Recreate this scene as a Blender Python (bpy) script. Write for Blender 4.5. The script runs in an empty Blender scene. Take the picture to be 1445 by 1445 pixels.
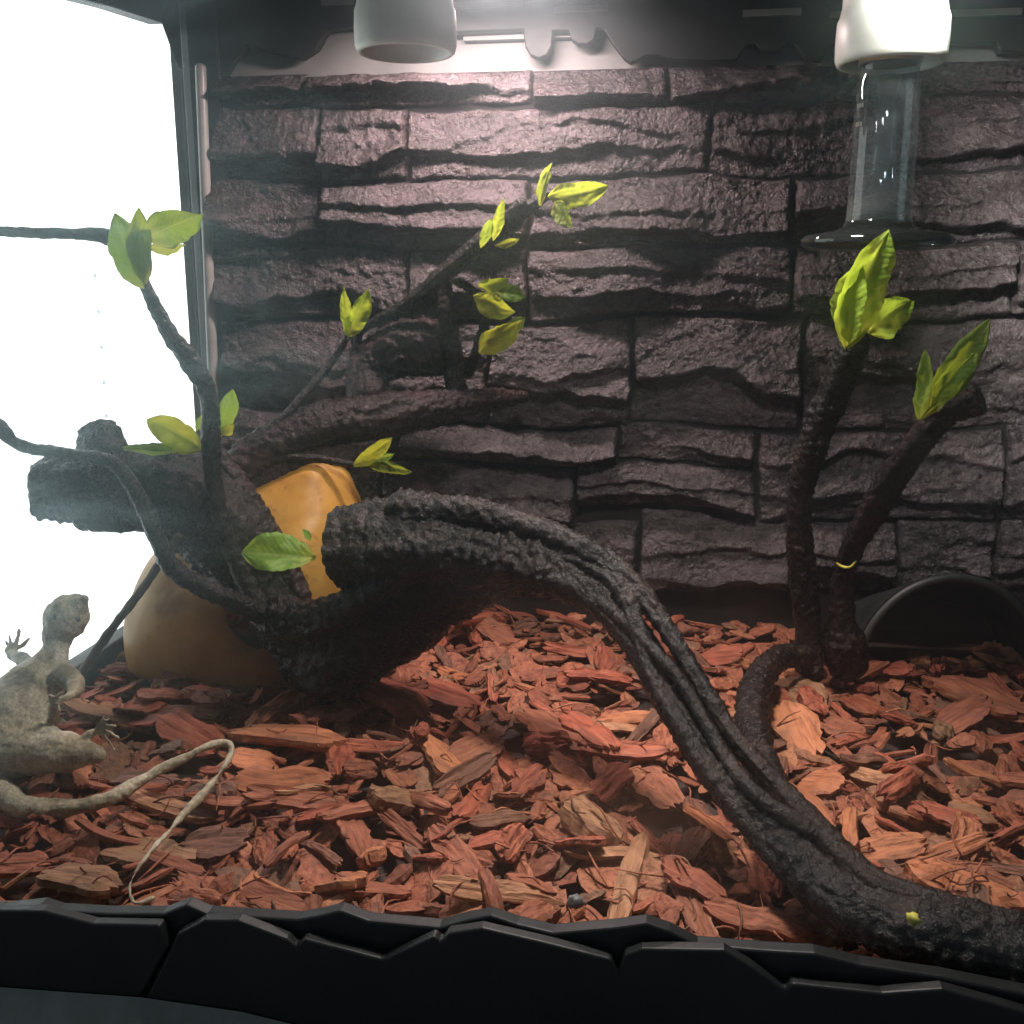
import bpy, math, random
import numpy as np
from mathutils import Vector, Matrix

random.seed(7)
RNG = np.random.default_rng(7)
SC = bpy.context.scene
COL = SC.collection
PI = math.pi

# ------------------------------------------------------------------ camera
F = 1446.0                       # focal length in photo pixels (photo is 1445 px square)
CAM_H = 0.25                     # lens height above the bark litter
YAW, PITCH = math.radians(8), math.radians(12.5)
cam_d = bpy.data.cameras.new('camera')
cam_d.sensor_width = 36.0
cam_d.lens = 36.0 * F / 1445.0
cam_d.clip_start = 0.01
cam_d.clip_end = 50
cam = bpy.data.objects.new('camera', cam_d)
COL.objects.link(cam)
cam.location = (0, 0, CAM_H)
cam.rotation_euler = (PI / 2 - PITCH, 0, YAW)
SC.camera = cam

# ------------------------------------------------------------------ world, lamps, exposure
world = bpy.data.worlds.new('World')
SC.world = world
world.use_nodes = True
bg = world.node_tree.nodes['Background']
bg.inputs[0].default_value = (0.78, 0.92, 1.0, 1)
bg.inputs[1].default_value = 0.13
SC.view_settings.view_transform = 'Standard'
SC.view_settings.look = 'None'
SC.view_settings.exposure = 0
SC.view_settings.gamma = 1
SC.cycles.max_bounces = 6
SC.cycles.diffuse_bounces = 3
SC.cycles.glossy_bounces = 3
SC.cycles.transparent_max_bounces = 24
SC.cycles.caustics_reflective = False
SC.cycles.caustics_refractive = False
SC.cycles.sample_clamp_indirect = 4
SC.cycles.use_denoising = True


def area_lamp(name, loc, target, sx, sy, watts, col):
    d = bpy.data.lights.new(name, 'AREA')
    d.shape = 'RECTANGLE'
    d.size, d.size_y = sx, sy
    d.energy = watts
    d.color = col
    o = bpy.data.objects.new(name, d)
    COL.objects.link(o)
    o.location = loc
    o.rotation_euler = (Vector(target) - Vector(loc)).to_track_quat('-Z', 'Y').to_euler()
    return o


lm = area_lamp('strip_lamp', (-0.13, 0.722, 0.438), (-0.13, 0.75, 0.0), 0.12, 0.02, 2.0, (1.0, 0.77, 0.76))
lm = area_lamp('basking_lamp', (0.0, 0.47, 0.438), (0.0, 0.52, 0.0), 0.06, 0.045, 1.22, (1.0, 0.93, 0.86))
lm.data.spread = math.radians(104)
lm = area_lamp('socket_fill', (0.112, 0.495, 0.432), (0.150, 0.58, 0.380), 0.03, 0.03, 0.46, (1.0, 0.96, 0.92))  # added unseen light, aimed to whiten the right socket
lm.data.spread = math.radians(60)

# ------------------------------------------------------------------ pixel helpers (direction only; depth is given)
_f = np.array([-math.sin(YAW) * math.cos(PITCH), math.cos(YAW) * math.cos(PITCH), -math.sin(PITCH)])
_r = np.array([math.cos(YAW), math.sin(YAW), 0.0])
_u = np.cross(_r, _f)
EYE = np.array([0, 0, CAM_H])


def ray(px, py):
    return _f + _r * (px - 722.5) / F - _u * (py - 722.5) / F


def PY(px, py, Y):
    d = ray(px, py)
    return EYE + d * (Y / d[1])


def PX(px, py, X):
    d = ray(px, py)
    return EYE + d * (X / d[0])


def PZ(px, py, Z):
    d = ray(px, py)
    return EYE + d * ((Z - CAM_H) / d[2])


def mpp(p):                      # metres per photo pixel at point p
    return float(np.dot(np.asarray(p) - EYE, _f)) / F


# ------------------------------------------------------------------ noise
def _hash(i, j, k):
    n = (i * 374761393 + j * 668265263 + k * 1440662683) & 0xffffffff
    n = ((n ^ (n >> 13)) * 1274126177) & 0xffffffff
    n = ((n ^ (n >> 16)) * 2246822519) & 0xffffffff
    n = n ^ (n >> 15)
    return (n & 0xffffff) / float(0xffffff)


def vn(x, y, z=0.0):
    x, y, z = np.broadcast_arrays(np.asarray(x, float), np.asarray(y, float), np.asarray(z, float))
    xi, yi, zi = np.floor(x).astype(np.int64), np.floor(y).astype(np.int64), np.floor(z).astype(np.int64)
    fx, fy, fz = x - xi, y - yi, z - zi
    fx, fy, fz = [t * t * t * (t * (t * 6 - 15) + 10) for t in (fx, fy, fz)]
    out = 0
    for a in (0, 1):
        for b in (0, 1):
            for c in (0, 1):
                w = (fx if a else 1 - fx) * (fy if b else 1 - fy) * (fz if c else 1 - fz)
                out = out + w * _hash(xi + a, yi + b, zi + c)
    return out * 2 - 1


def fbm(x, y, z=0.0, octv=4, gain=0.5):
    s, a, t = 0, 1.0, 0
    for o in range(octv):
        k = 2.03 ** o
        s = s + a * vn(np.asarray(x) * k + 17.3 * o, np.asarray(y) * k - 9.1 * o, np.asarray(z) * k + 3.7 * o)
        t += a
        a *= gain
    return s / t


def worley(x, y, z):
    xi, yi, zi = np.floor(x).astype(np.int64), np.floor(y).astype(np.int64), np.floor(z).astype(np.int64)
    best = np.full(x.shape, 9.0)
    for a in (-1, 0, 1):
        for b in (-1, 0, 1):
            for c in (-1, 0, 1):
                i, j, k = xi + a, yi + b, zi + c
                dx = i + _hash(i, j, k) - x
                dy = j + _hash(i + 57, j, k) - y
                dz = k + _hash(i, j + 91, k) - z
                best = np.minimum(best, dx * dx + dy * dy + dz * dz)
    return np.sqrt(best)


def sstep(a, b, x):
    t = np.clip((x - a) / (b - a), 0, 1)
    return t * t * (3 - 2 * t)


# ------------------------------------------------------------------ materials
MAT = {}


def new_mat(name):
    m = bpy.data.materials.new(name)
    m.use_nodes = True
    nt = m.node_tree
    nt.nodes.clear()
    out = nt.nodes.new('ShaderNodeOutputMaterial')
    MAT[name] = m
    return m, nt, out


class NT:
    def __init__(s, name):
        s.m, s.t, s.out = new_mat(name)

    def n(s, kind, **kw):
        nd = s.t.nodes.new('ShaderNode' + kind)
        for k, v in kw.items():
            if k.startswith('i_'):
                key = k[2:].replace('_', ' ')
                nd.inputs[key].default_value = v
            else:
                setattr(nd, k, v)
        return nd

    def l(s, a, b):
        s.t.links.new(a, b)

    def ramp(s, fac, stops):
        r = s.n('ValToRGB')
        el = r.color_ramp.elements
        while len(el) < len(stops):
            el.new(0.5)
        for e, (p, c) in zip(el, stops):
            e.position = p
            e.color = (*c, 1) if len(c) == 3 else c
        s.l(fac, r.inputs[0])
        return r.outputs[0]

    def noise(s, vec, scale, detail=4, rough=0.55, dist=0.0):
        q = s.n('TexNoise')
        q.inputs['Scale'].default_value = scale
        q.inputs['Detail'].default_value = detail
        q.inputs['Roughness'].default_value = rough
        q.inputs['Distortion'].default_value = dist
        if vec is not None:
            s.l(vec, q.inputs['Vector'])
        return q.outputs['Fac']

    def mapping(s, vec, scale):
        q = s.n('Mapping')
        q.inputs['Scale'].default_value = scale
        s.l(vec, q.inputs['Vector'])
        return q.outputs[0]

    def mix(s, fac, a, b, blend='MIX'):
        q = s.n('Mix', data_type='RGBA', blend_type=blend)
        for sock, v in ((q.inputs[0], fac), (q.inputs[6], a), (q.inputs[7], b)):
            if hasattr(v, 'links'):
                s.l(v, sock)
            elif isinstance(v, (int, float)):
                sock.default_value = v
            else:
                sock.default_value = (*v, 1)
        return q.outputs[2]

    def math(s, op, a, b=0.0):
        q = s.n('Math', operation=op)
        for sock, v in ((q.inputs[0], a), (q.inputs[1], b)):
            if hasattr(v, 'links'):
                s.l(v, sock)
            else:
                sock.default_value = v
        return q.outputs[0]

    def bump(s, h, strength, dist, prev=None):
        b = s.n('Bump')
        b.inputs['Strength'].default_value = strength
        b.inputs['Distance'].default_value = dist
        s.l(h, b.inputs['Height'])
        if prev is not None:
            s.l(prev, b.inputs['Normal'])
        return b.outputs[0]

    def principled(s, col, rough=0.5, spec=0.5, normal=None, **kw):
        p = s.n('BsdfPrincipled')
        if hasattr(col, 'links'):
            s.l(col, p.inputs['Base Color'])
        else:
            p.inputs['Base Color'].default_value = (*col, 1)
        if hasattr(rough, 'links'):
            s.l(rough, p.inputs['Roughness'])
        else:
            p.inputs['Roughness'].default_value = rough
        p.inputs['Specular IOR Level'].default_value = spec
        if normal is not None:
            s.l(normal, p.inputs['Normal'])
        for k, v in kw.items():
            p.inputs[k.replace('_', ' ')].default_value = v
        return p

    def done(s, sh):
        s.l(sh.outputs[0] if hasattr(sh, 'outputs') else sh, s.out.inputs[0])
        return s.m


def coord(t, which='Object'):
    return t.n('TexCoord').outputs[which]


# foam stone, dark grey brown with pale dry-brushed mottling, wet sheen
t = NT('stone')
c = coord(t)
m1 = t.noise(t.mapping(c, (1, 1, 2.2)), 22, 6, 0.62)
m2 = t.noise(c, 260, 4, 0.7)
m3 = t.noise(c, 7, 3)
col = t.ramp(m1, [(0.40, (0.007, 0.0056, 0.006)), (0.51, (0.020, 0.0150, 0.016)), (0.63, (0.105, 0.083, 0.088))])
col = t.mix(t.ramp(m2, [(0.42, (0, 0, 0)), (0.62, (1, 1, 1))]), col, (0.05, 0.042, 0.042))
col = t.mix(t.math('MULTIPLY', m3, 0.3), col, (0.10, 0.066, 0.068))
b = t.bump(m2, 1.0, 0.0030)
b = t.bump(t.noise(c, 330, 2, 0.6), 0.8, 0.0018, b)
rg = t.ramp(m1, [(0.3, (0.17,) * 3), (0.7, (0.36,) * 3)])
t.done(t.principled(col, rg, 0.55, b))

t = NT('backing')
t.done(t.principled(t.ramp(t.noise(coord(t), 80, 5), [(0.3, (0.012, 0.011, 0.011)), (0.7, (0.02, 0.018, 0.0175))]), 0.8, 0.1))


def bark_mat(name, c0, c1, c2, rough=0.42):
    t = NT(name)
    c = coord(t)
    n1 = t.noise(c, 35, 5, 0.6)
    n2 = t.noise(c, 420, 4, 0.65)
    col = t.ramp(n1, [(0.3, c0), (0.52, c1), (0.72, c2)])
    vo = t.n('TexVoronoi')
    vo.inputs['Scale'].default_value = 330
    t.l(c, vo.inputs['Vector'])
    b = t.bump(vo.outputs['Distance'], -0.55, 0.0016)
    b = t.bump(n2, 0.9, 0.0018, b)
    rg = t.ramp(n2, [(0.3, (rough - .04,) * 3), (0.7, (rough + .16,) * 3)])
    t.done(t.principled(col, rg, 0.22, b))


bark_mat('bark', (0.004, 0.0033, 0.0032), (0.009, 0.0066, 0.0062), (0.028, 0.0165, 0.014), 0.22)
bark_mat('bark_red', (0.006, 0.0033, 0.0033), (0.017, 0.0085, 0.009), (0.046, 0.020, 0.021), 0.24)
bark_mat('cut_wood', (0.016, 0.015, 0.016), (0.026, 0.024, 0.025), (0.036, 0.033, 0.034), 0.6)
bark_mat('stick', (0.05, 0.03, 0.022), (0.10, 0.06, 0.042), (0.16, 0.10, 0.07), 0.6)


def leaf_mat(name, c0, c1):
    t = NT(name)
    c = coord(t)
    n = t.noise(t.mapping(c, (60, 160, 60)), 1.5, 5, 0.65)
    col = t.ramp(n, [(0.3, c0), (0.7, c1)])
    sx = t.n('SeparateXYZ')
    t.l(coord(t, 'Generated'), sx.inputs[0])
    col = t.mix(t.ramp(sx.outputs[0], [(0.0, (0.75,) * 3), (0.32, (0, 0, 0))]), col, (0.52, 0.50, 0.06))
    rib = t.ramp(t.math('ABSOLUTE', t.math('SUBTRACT', sx.outputs[1], 0.5)), [(0.012, (0.5,) * 3), (0.035, (0, 0, 0))])
    col = t.mix(rib, col, (0.45, 0.55, 0.12))
    so_ = t.n('SeparateXYZ')
    t.l(c, so_.inputs[0])
    ph = t.math('SUBTRACT', so_.outputs[0], t.math('MULTIPLY', t.math('ABSOLUTE', so_.outputs[1]), 0.9))
    ph = t.math('ADD', t.math('MULTIPLY', ph, 2 * PI / 0.0034), t.math('MULTIPLY', t.noise(c, 180, 2), 5.0))
    vein = t.math('POWER', t.math('ABSOLUTE', t.math('SINE', t.math('MULTIPLY', ph, 0.5))), 0.4)
    col = t.mix(t.math('MULTIPLY', t.math('SUBTRACT', 1.0, vein), 0.45), col, (0.42, 0.50, 0.10))
    b = t.bump(vein, 0.45, 0.0007)
    b = t.bump(t.noise(c, 500, 4, 0.65), 0.4, 0.0010, b)
    p = t.principled(col, 0.42, 0.4, b)
    tr = t.n('BsdfTranslucent')
    t.l(t.mix(0.35, col, (0.55, 0.62, 0.03)), tr.inputs[0])
    mx = t.n('MixShader')
    mx.inputs[0].default_value = 0.58
    t.l(p.outputs[0], mx.inputs[1])
    t.l(tr.outputs[0], mx.inputs[2])
    t.done(mx)


leaf_mat('leaf_green', (0.13, 0.30, 0.035), (0.22, 0.42, 0.05))
leaf_mat('leaf_yellow', (0.36, 0.42, 0.03), (0.50, 0.50, 0.04))
leaf_mat('leaf_lime', (0.24, 0.40, 0.03), (0.36, 0.50, 0.05))
leaf_mat('leaf_dark', (0.05, 0.11, 0.02), (0.10, 0.18, 0.03))


def chip_mat(name, island):
    t = NT(name)
    c = coord(t)
    if island:
        rnd = t.n('NewGeometry').outputs['Random Per Island']
        gv = t.mapping(c, (1, 1, 1))
        g = t.noise(gv, 260, 5, 0.65, 0.5)
    else:
        oi = t.n('ObjectInfo')
        rnd = oi.outputs['Random']
        off = t.n('Combine' + 'XYZ')
        t.l(t.math('MULTIPLY', rnd, 37.0), off.inputs[0])
        add = t.n('VectorMath', operation='ADD')
        t.l(t.mapping(c, (60, 330, 420)), add.inputs[0])
        t.l(off.outputs[0], add.inputs[1])
        g = t.noise(add.outputs[0], 1.0, 6, 0.62, 0.6)
    base = t.ramp(rnd, [(0.0, (0.16, 0.055, 0.032)), (0.22, (0.28, 0.085, 0.045)), (0.45, (0.34, 0.115, 0.06)),
                        (0.62, (0.22, 0.065, 0.036)), (0.78, (0.38, 0.15, 0.075)), (0.9, (0.13, 0.065, 0.04)), (1.0, (0.26, 0.125, 0.07))])
    if not island:
        base = t.mix(0.25, oi.outputs['Color'], base)
    dark = t.mix(1.0, base, (0.42, 0.36, 0.36), 'MULTIPLY')
    lite = t.mix(0.35, base, (0.56, 0.27, 0.14))
    col = t.mix(t.ramp(g, [(0.33, (0, 0, 0)), (0.52, (1, 1, 1))]), dark, base)
    col = t.mix(t.ramp(g, [(0.56, (0, 0, 0)), (0.72, (1, 1, 1))]), col, lite)
    blot = t.noise(c, 70, 3)
    col = t.mix(t.ramp(blot, [(0.56, (0, 0, 0)), (0.72, (0.7,) * 3)]), col, (0.13, 0.06, 0.042))
    b = t.bump(g, 0.8, 0.0014)
    b = t.bump(t.noise(c, 1100, 3, 0.7), 0.4, 0.0006, b)
    t.done(t.principled(col, 0.66, 0.32, b))


chip_mat('chip', False)
chip_mat('chip_litter', True)

t = NT('soil')
t.done(t.principled(t.ramp(t.noise(coord(t), 150, 6), [(0.3, (0.01, 0.006, 0.005)), (0.7, (0.04, 0.02, 0.014))]), 0.85))

# black moulded plastic with scuffs
t = NT('black_plastic')
c = coord(t)
n1 = t.noise(c, 18, 6, 0.7)
b = t.bump(t.noise(c, 420, 3), 0.12, 0.0008)
t.done(t.principled(t.ramp(n1, [(0.3, (0.007, 0.0085, 0.009)), (0.75, (0.016, 0.0185, 0.019))]),
                    t.ramp(n1, [(0.3, (0.40,) * 3), (0.7, (0.6,) * 3)]), 0.4, b))

t = NT('sheen_plastic')  # pale grey-green puts the sheen of the lower rim into the colour
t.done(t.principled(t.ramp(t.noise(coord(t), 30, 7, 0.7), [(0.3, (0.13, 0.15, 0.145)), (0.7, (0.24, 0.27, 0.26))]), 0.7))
t = NT('grey_seal')
t.done(t.principled(t.ramp(t.noise(coord(t), 40, 4), [(0.3, (0.24, 0.24, 0.22)), (0.7, (0.40, 0.38, 0.36))]), 0.35))

t = NT('grey_rim')
t.done(t.principled((0.035, 0.037, 0.036), 0.5))
t = NT('pale_panel')
t.done(t.principled(t.ramp(t.noise(coord(t), 25, 5), [(0.3, (0.15, 0.155, 0.15)), (0.7, (0.22, 0.225, 0.215))]), 0.5))


def glass_mat(name, dust_glare, tint, scale, rough=0.0, forward=0.85, f0=0.021):
    t = NT(name)
    c = coord(t)
    tr = t.n('BsdfTransparent')
    tr.inputs[0].default_value = (*tint, 1)
    gl = t.n('BsdfGlossy')
    gl.inputs['Roughness'].default_value = rough
    lw = t.n('LayerWeight')          # Schlick reflectance, same from both sides of the pane
    lw.inputs[0].default_value = 0.5
    fr = t.math('ADD', t.math('MULTIPLY', t.math('POWER', lw.outputs['Facing'], 5.0), 0.94), f0)
    a = t.n('MixShader')
    t.l(fr, a.inputs[0])
    t.l(tr.outputs[0], a.inputs[1])
    t.l(gl.outputs[0], a.inputs[2])
    if dust_glare:
        d1 = t.n('BsdfDiffuse')
        d1.inputs[0].default_value = (0.82, 0.90, 0.90, 1)
        d2 = t.n('BsdfRefraction')       # grime film scatters light forward, so glare spreads round the window
        d2.inputs[0].default_value = (0.76, 0.96, 1.0, 1)
        d2.inputs['Roughness'].default_value = 0.72
        d2.inputs['IOR'].default_value = 1.33
        d = t.n('MixShader')
        d.inputs[0].default_value = forward
        t.l(d1.outputs[0], d.inputs[1])
        t.l(d2.outputs[0], d.inputs[2])
        smear = t.noise(t.mapping(c, (1.0, 1.0, 2.6)), scale, 6, 0.62, 0.8)
        fac = t.ramp(smear, [(0.25, (dust_glare * 0.45,) * 3), (0.52, (dust_glare,) * 3), (0.78, (dust_glare * 2.6,) * 3)])
        m = t.n('MixShader')
        t.l(fac, m.inputs[0])
        t.l(a.outputs[0], m.inputs[1])
        t.l(d.outputs[0], m.inputs[2])
        a = m
    t.done(a)


glass_mat('front_glass', 0.062, (0.985, 0.99, 0.988), 9, 0.0, 0.96)
glass_mat('side_glass', 0.02, (0.985, 0.99, 0.988), 14)
glass_mat('bulb_glass', 0.02, (0.72, 0.78, 0.80), 14, 0.03, 0.0, 0.06)  # pale diffuse film painted in for reflections on the bulb
glass_mat('bulb_disc', 0.008, (0.42, 0.47, 0.49), 14, 0.03, 0.0, 0.06)

t = NT('ceramic')
c = coord(t)
t.done(t.principled(t.ramp(t.noise(c, 60, 4), [(0.3, (0.66, 0.68, 0.60)), (0.7, (0.76, 0.77, 0.70))]), 0.38, 0.5,
                    **{'Subsurface_Weight': 0.1, 'Subsurface_Scale': 0.004}))
t = NT('socket_inner')
t.done(t.principled((0.30, 0.31, 0.28), 0.5))
t = NT('brass')
t.done(t.principled((0.45, 0.38, 0.22), 0.35, Metallic=1.0))

# dried gourd: mottled ochre shell, slightly translucent
t = NT('gourd')
c = coord(t)
n1 = t.noise(c, 16, 6, 0.6, 0.4)
n2 = t.noise(c, 150, 4, 0.6)
col = t.ramp(n1, [(0.32, (0.26, 0.15, 0.035)), (0.46, (0.66, 0.36, 0.07)), (0.66, (0.80, 0.49, 0.125))])
col = t.mix(t.ramp(n2, [(0.6, (0, 0, 0)), (0.74, (0.6,) * 3)]), col, (0.20, 0.10, 0.035))
p = t.principled(col, 0.4, 0.4, t.bump(n1, 0.5, 0.004, t.bump(n2, 0.35, 0.0014)))
tl = t.n('BsdfTranslucent')
tl.inputs[0].default_value = (0.62, 0.26, 0.05, 1)
mx = t.n('MixShader')
mx.inputs[0].default_value = 0.42
t.l(p.outputs[0], mx.inputs[1])
t.l(tl.outputs[0], mx.inputs[2])
t.done(mx)

# lizard skin
t = NT('lizard_skin')
c = coord(t)
n1 = t.noise(c, 55, 5, 0.6)
vo = t.n('TexVoronoi')
vo.inputs['Scale'].default_value = 760
t.l(c, vo.inputs['Vector'])
col = t.ramp(n1, [(0.36, (0.20, 0.16, 0.10)), (0.5, (0.44, 0.37, 0.25)), (0.64, (0.64, 0.56, 0.42))])
col = t.mix(t.ramp(vo.outputs['Distance'], [(0.25, (0, 0, 0)), (0.7, (0.45,) * 3)]), col, (0.16, 0.145, 0.10))
t.done(t.principled(col, 0.55, 0.4, t.bump(vo.outputs['Distance'], -0.9, 0.0014)))
t = NT('eye_dark')
t.done(t.principled((0.012, 0.010, 0.008), 0.12))

t = NT('pebble')
t.done(t.principled(t.ramp(t.noise(coord(t), 220, 4), [(0.3, (0.05, 0.052, 0.055)), (0.7, (0.15, 0.155, 0.16))]), 0.6))
t = NT('yellow_speck')
t.done(t.principled((0.42, 0.38, 0.05), 0.6))
t = NT('table')
t.done(t.principled(t.ramp(t.noise(t.mapping(coord(t), (3, 30, 3)), 3, 5), [(0.3, (0.05, 0.05, 0.05)), (0.7, (0.09, 0.09, 0.088))]), 0.5))
t = NT('daylight')
e = t.n('Emission')
e.inputs[0].default_value = (0.95, 1.0, 1.0, 1)
e.inputs[1].default_value = 2.5
t.done(e)
t = NT('eyelet')
tl = t.n('BsdfTranslucent')
tl.inputs[0].default_value = (0.75, 0.78, 0.8, 1)
t.done(tl)


# ------------------------------------------------------------------ mesh / object helpers
def make_mesh(name, verts, faces, smooth=True):
    me = bpy.data.meshes.new(name)
    me.from_pydata([tuple(map(float, v)) for v in verts] if not isinstance(verts, np.ndarray) else verts.tolist(), [], faces)
    me.validate()
    if smooth:
        me.polygons.foreach_set('use_smooth', [True] * len(me.polygons))
    me.update()
    return me


def obj(name, me, mat=None, parent=None, smooth=True):
    o = bpy.data.objects.new(name, me)
    COL.objects.link(o)
    if mat and not me.materials:
        me.materials.append(MAT[mat])
    if parent is not None:
        o.parent = parent
    return o


def ob(name, vf, mat, parent=None, smooth=True, origin=None):
    v, f = vf
    v = np.asarray(v, float)
    if origin is not None:
        v = v - np.asarray(origin)
    o = obj(name, make_mesh(name, v, f, smooth), mat, parent)
    if origin is not None:
        o.location = origin
    return o


def tag(o, label=None, cat=None, group=None, kind=None):
    if label:
        o['label'] = label
    if cat:
        o['category'] = cat
    if group:
        o['group'] = group
    if kind:
        o['kind'] = kind
    return o


def thing(name, label, cat, loc=(0, 0, 0), group=None):
    o = bpy.data.objects.new(name, None)
    o.empty_display_size = 0.02
    COL.objects.link(o)
    return tag(o, label, cat, group)


def join(*parts):
    V, Fc, n = [], [], 0
    for v, f in parts:
        v = np.asarray(v, float)
        V.append(v)
        Fc += [tuple(i + n for i in q) for q in f]
        n += len(v)
    return np.vstack(V), Fc


def box(x0, x1, y0, y1, z0, z1):
    v = [(x, y, z) for x in (x0, x1) for y in (y0, y1) for z in (z0, z1)]
    f = [(0, 1, 3, 2), (4, 6, 7, 5), (0, 4, 5, 1), (2, 3, 7, 6), (0, 2, 6, 4), (1, 5, 7, 3)]
    return np.array(v, float), f


def prism(poly, off):
    poly = np.asarray(poly, float)
    n = len(poly)
    v = np.vstack([poly, poly + np.asarray(off)])
    f = [tuple(range(n - 1, -1, -1)), tuple(range(n, 2 * n))]
    f += [(i, (i + 1) % n, n + (i + 1) % n, n + i) for i in range(n)]
    return v, f


def bevel(o, w, seg=2):
    m = o.modifiers.new('bevel', 'BEVEL')
    m.width, m.segments, m.limit_method, m.angle_limit = w, seg, 'ANGLE', math.radians(35)
    return o


def lathe(profile, seg=72, rib=None, center=(0, 0, 0), close=False):
    V, Fc = [], []
    m = len(profile)
    for k, (r, z) in enumerate(profile):
        for i in range(seg):
            a = 2 * PI * i / seg
            rr = r + (rib(k, i) if rib else 0)
            V.append((rr * math.cos(a), rr * math.sin(a), z))
    for k in range(m - 1):
        for i in range(seg):
            j = (i + 1) % seg
            Fc.append((k * seg + i, k * seg + j, (k + 1) * seg + j, (k + 1) * seg + i))
    return np.array(V) + np.asarray(center), Fc


def resample(P, R, step):
    P, R = np.asarray(P, float), np.asarray(R, float)
    Q = np.vstack([2 * P[0] - P[1], P, 2 * P[-1] - P[-2]])
    S = np.concatenate([[R[0]], R, [R[-1]]])
    out, rad = [], []
    for i in range(1, len(Q) - 2):
        p0, p1, p2, p3 = Q[i - 1:i + 3]
        r0, r1, r2, r3 = S[i - 1:i + 3]
        n = max(2, int(np.linalg.norm(p2 - p1) / step))
        tt = np.arange(n) / n
        for t_ in tt:
            out.append(0.5 * ((2 * p1) + (-p0 + p2) * t_ + (2 * p0 - 5 * p1 + 4 * p2 - p3) * t_ ** 2 + (-p0 + 3 * p1 - 3 * p2 + p3) * t_ ** 3))
            rad.append(r1 + (r2 - r1) * (t_ * t_ * (3 - 2 * t_)))
    out.append(P[-1])
    rad.append(R[-1])
    return np.array(out), np.array(rad)


def sweep(P, R, seg=24, step=0.002, disp=None, cap0='round', cap1='round', flat=1.0, flat_dir=None):
    C, Rr = resample(P, R, step)
    T = np.gradient(C, axis=0)
    T /= np.linalg.norm(T, axis=1)[:, None] + 1e-12

    def cap(c, tg, r, kind, sgn):
        cs, rs = [], []
        if kind == 'round':
            for a in (0.35, 0.7, 1.0, 1.25, 1.45, 1.57):
                cs.append(c + sgn * tg * r * math.sin(a) * 0.8)
                rs.append(r * max(math.cos(a), 0.004))
        elif kind == 'point':
            for a in (0.4, 0.8, 0.99):
                cs.append(c + sgn * tg * r * 2.5 * a)
                rs.append(r * (1 - a))
        else:
            for a, k in ((0.12, 0.96), (0.16, 0.88), (0.13, 0.7), (0.11, 0.5), (0.1, 0.3), (0.1, 0.12), (0.1, 0.004)):
                cs.append(c + sgn * tg * r * a)
                rs.append(r * k)
        return cs, rs
    c0, r0 = cap(C[0], T[0], Rr[0], cap0, -1)
    c1, r1 = cap(C[-1], T[-1], Rr[-1], cap1, 1)
    n0, n1 = len(c0), len(c1)
    Tn = np.vstack([np.repeat(T[:1], n0, 0), T, np.repeat(T[-1:], n1, 0)])
    capm = np.concatenate([np.asarray(r0[::-1]) / Rr[0], np.ones(len(C)), np.asarray(r1) / Rr[-1]])
    C = np.vstack([np.array(c0[::-1]), C, np.array(c1)])
    Rr = np.concatenate([r0[::-1], Rr, r1])
    n = len(C)
    N = np.zeros((n, 3))
    a = np.array(flat_dir if flat_dir is not None else (0.13, 0.2, 0.97), float)
    a = a - Tn[0] * a.dot(Tn[0])
    N[0] = a / np.linalg.norm(a)
    for i in range(1, n):
        a = N[i - 1] - Tn[i] * N[i - 1].dot(Tn[i])
        N[i] = a / (np.linalg.norm(a) + 1e-12)
    B = np.cross(Tn, N)
    th = np.arange(seg) * 2 * PI / seg
    D = N[:, None, :] * (np.cos(th) * flat)[None, :, None] + B[:, None, :] * np.sin(th)[None, :, None]
    pos = C[:, None, :] + D * Rr[:, None, None]
    if disp is not None:
        s = np.concatenate([[0], np.cumsum(np.linalg.norm(np.diff(C, axis=0), axis=1))])
        d = disp(s[:, None] + 0 * th[None, :], th[None, :] + 0 * s[:, None], pos, Rr[:, None] + 0 * th[None, :])
        pos = pos + D * (d * np.minimum(1, capm * 1.2)[:, None])[:, :, None]
    V = pos.reshape(-1, 3)
    idx = np.arange(n * seg).reshape(n, seg)
    nx = np.roll(idx, -1, axis=1)
    q = np.stack([idx[:-1], nx[:-1], nx[1:], idx[1:]], -1).reshape(-1, 4)
    Fc = [tuple(x) for x in q.tolist()]
    Fc.append(tuple(idx[0][::-1].tolist()))
    Fc.append(tuple(idx[-1].tolist()))
    return V, Fc


def path(pts):                   # (px, py, depth Y, radius px) -> points, radii
    P = [PY(a[0], a[1], a[2]) for a in pts]
    return np.array(P), np.array([a[3] * mpp(p) for a, p in zip(pts, P)])


def bark_disp(seed, amp=1.0):
    def f(s, th, P, r):
        x, y, z = P[..., 0], P[..., 1], P[..., 2]
        lob = 0.16 * r * fbm(x * 28 + seed, y * 28, z * 28, 3)
        cs, sn = np.cos(th), np.sin(th)
        groove = vn(cs * 2.1 + seed, sn * 2.1, s * 9) * 0.11 * r
        warp = vn(cs * 1.5, sn * 1.5, s * 60 + seed) * 4.0
        wr = 1 - np.abs(vn(s * 260 + warp, cs * 1.3 + seed, sn * 1.3))
        mask = sstep(-0.25, 0.35, fbm(x * 30 - seed, y * 30, z * 30 + 4, 2))
        wr = (wr ** 3) * 0.0019 * mask * (0.4 + 0.9 * np.abs(vn(x * 60, y * 60, z * 60 + seed)))
        bead = np.clip(0.75 - worley(x * 210, y * 210, z * 210 + seed), 0, 1) * 0.0048 * (1 - mask * 0.75)
        fine = fbm(x * 380, y * 380, z * 380, 3) * 0.0012
        k = np.clip(r / 0.012, 0.25, 1.0)
        return (lob + groove + (wr + bead + fine) * k) * amp
    return f


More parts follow.
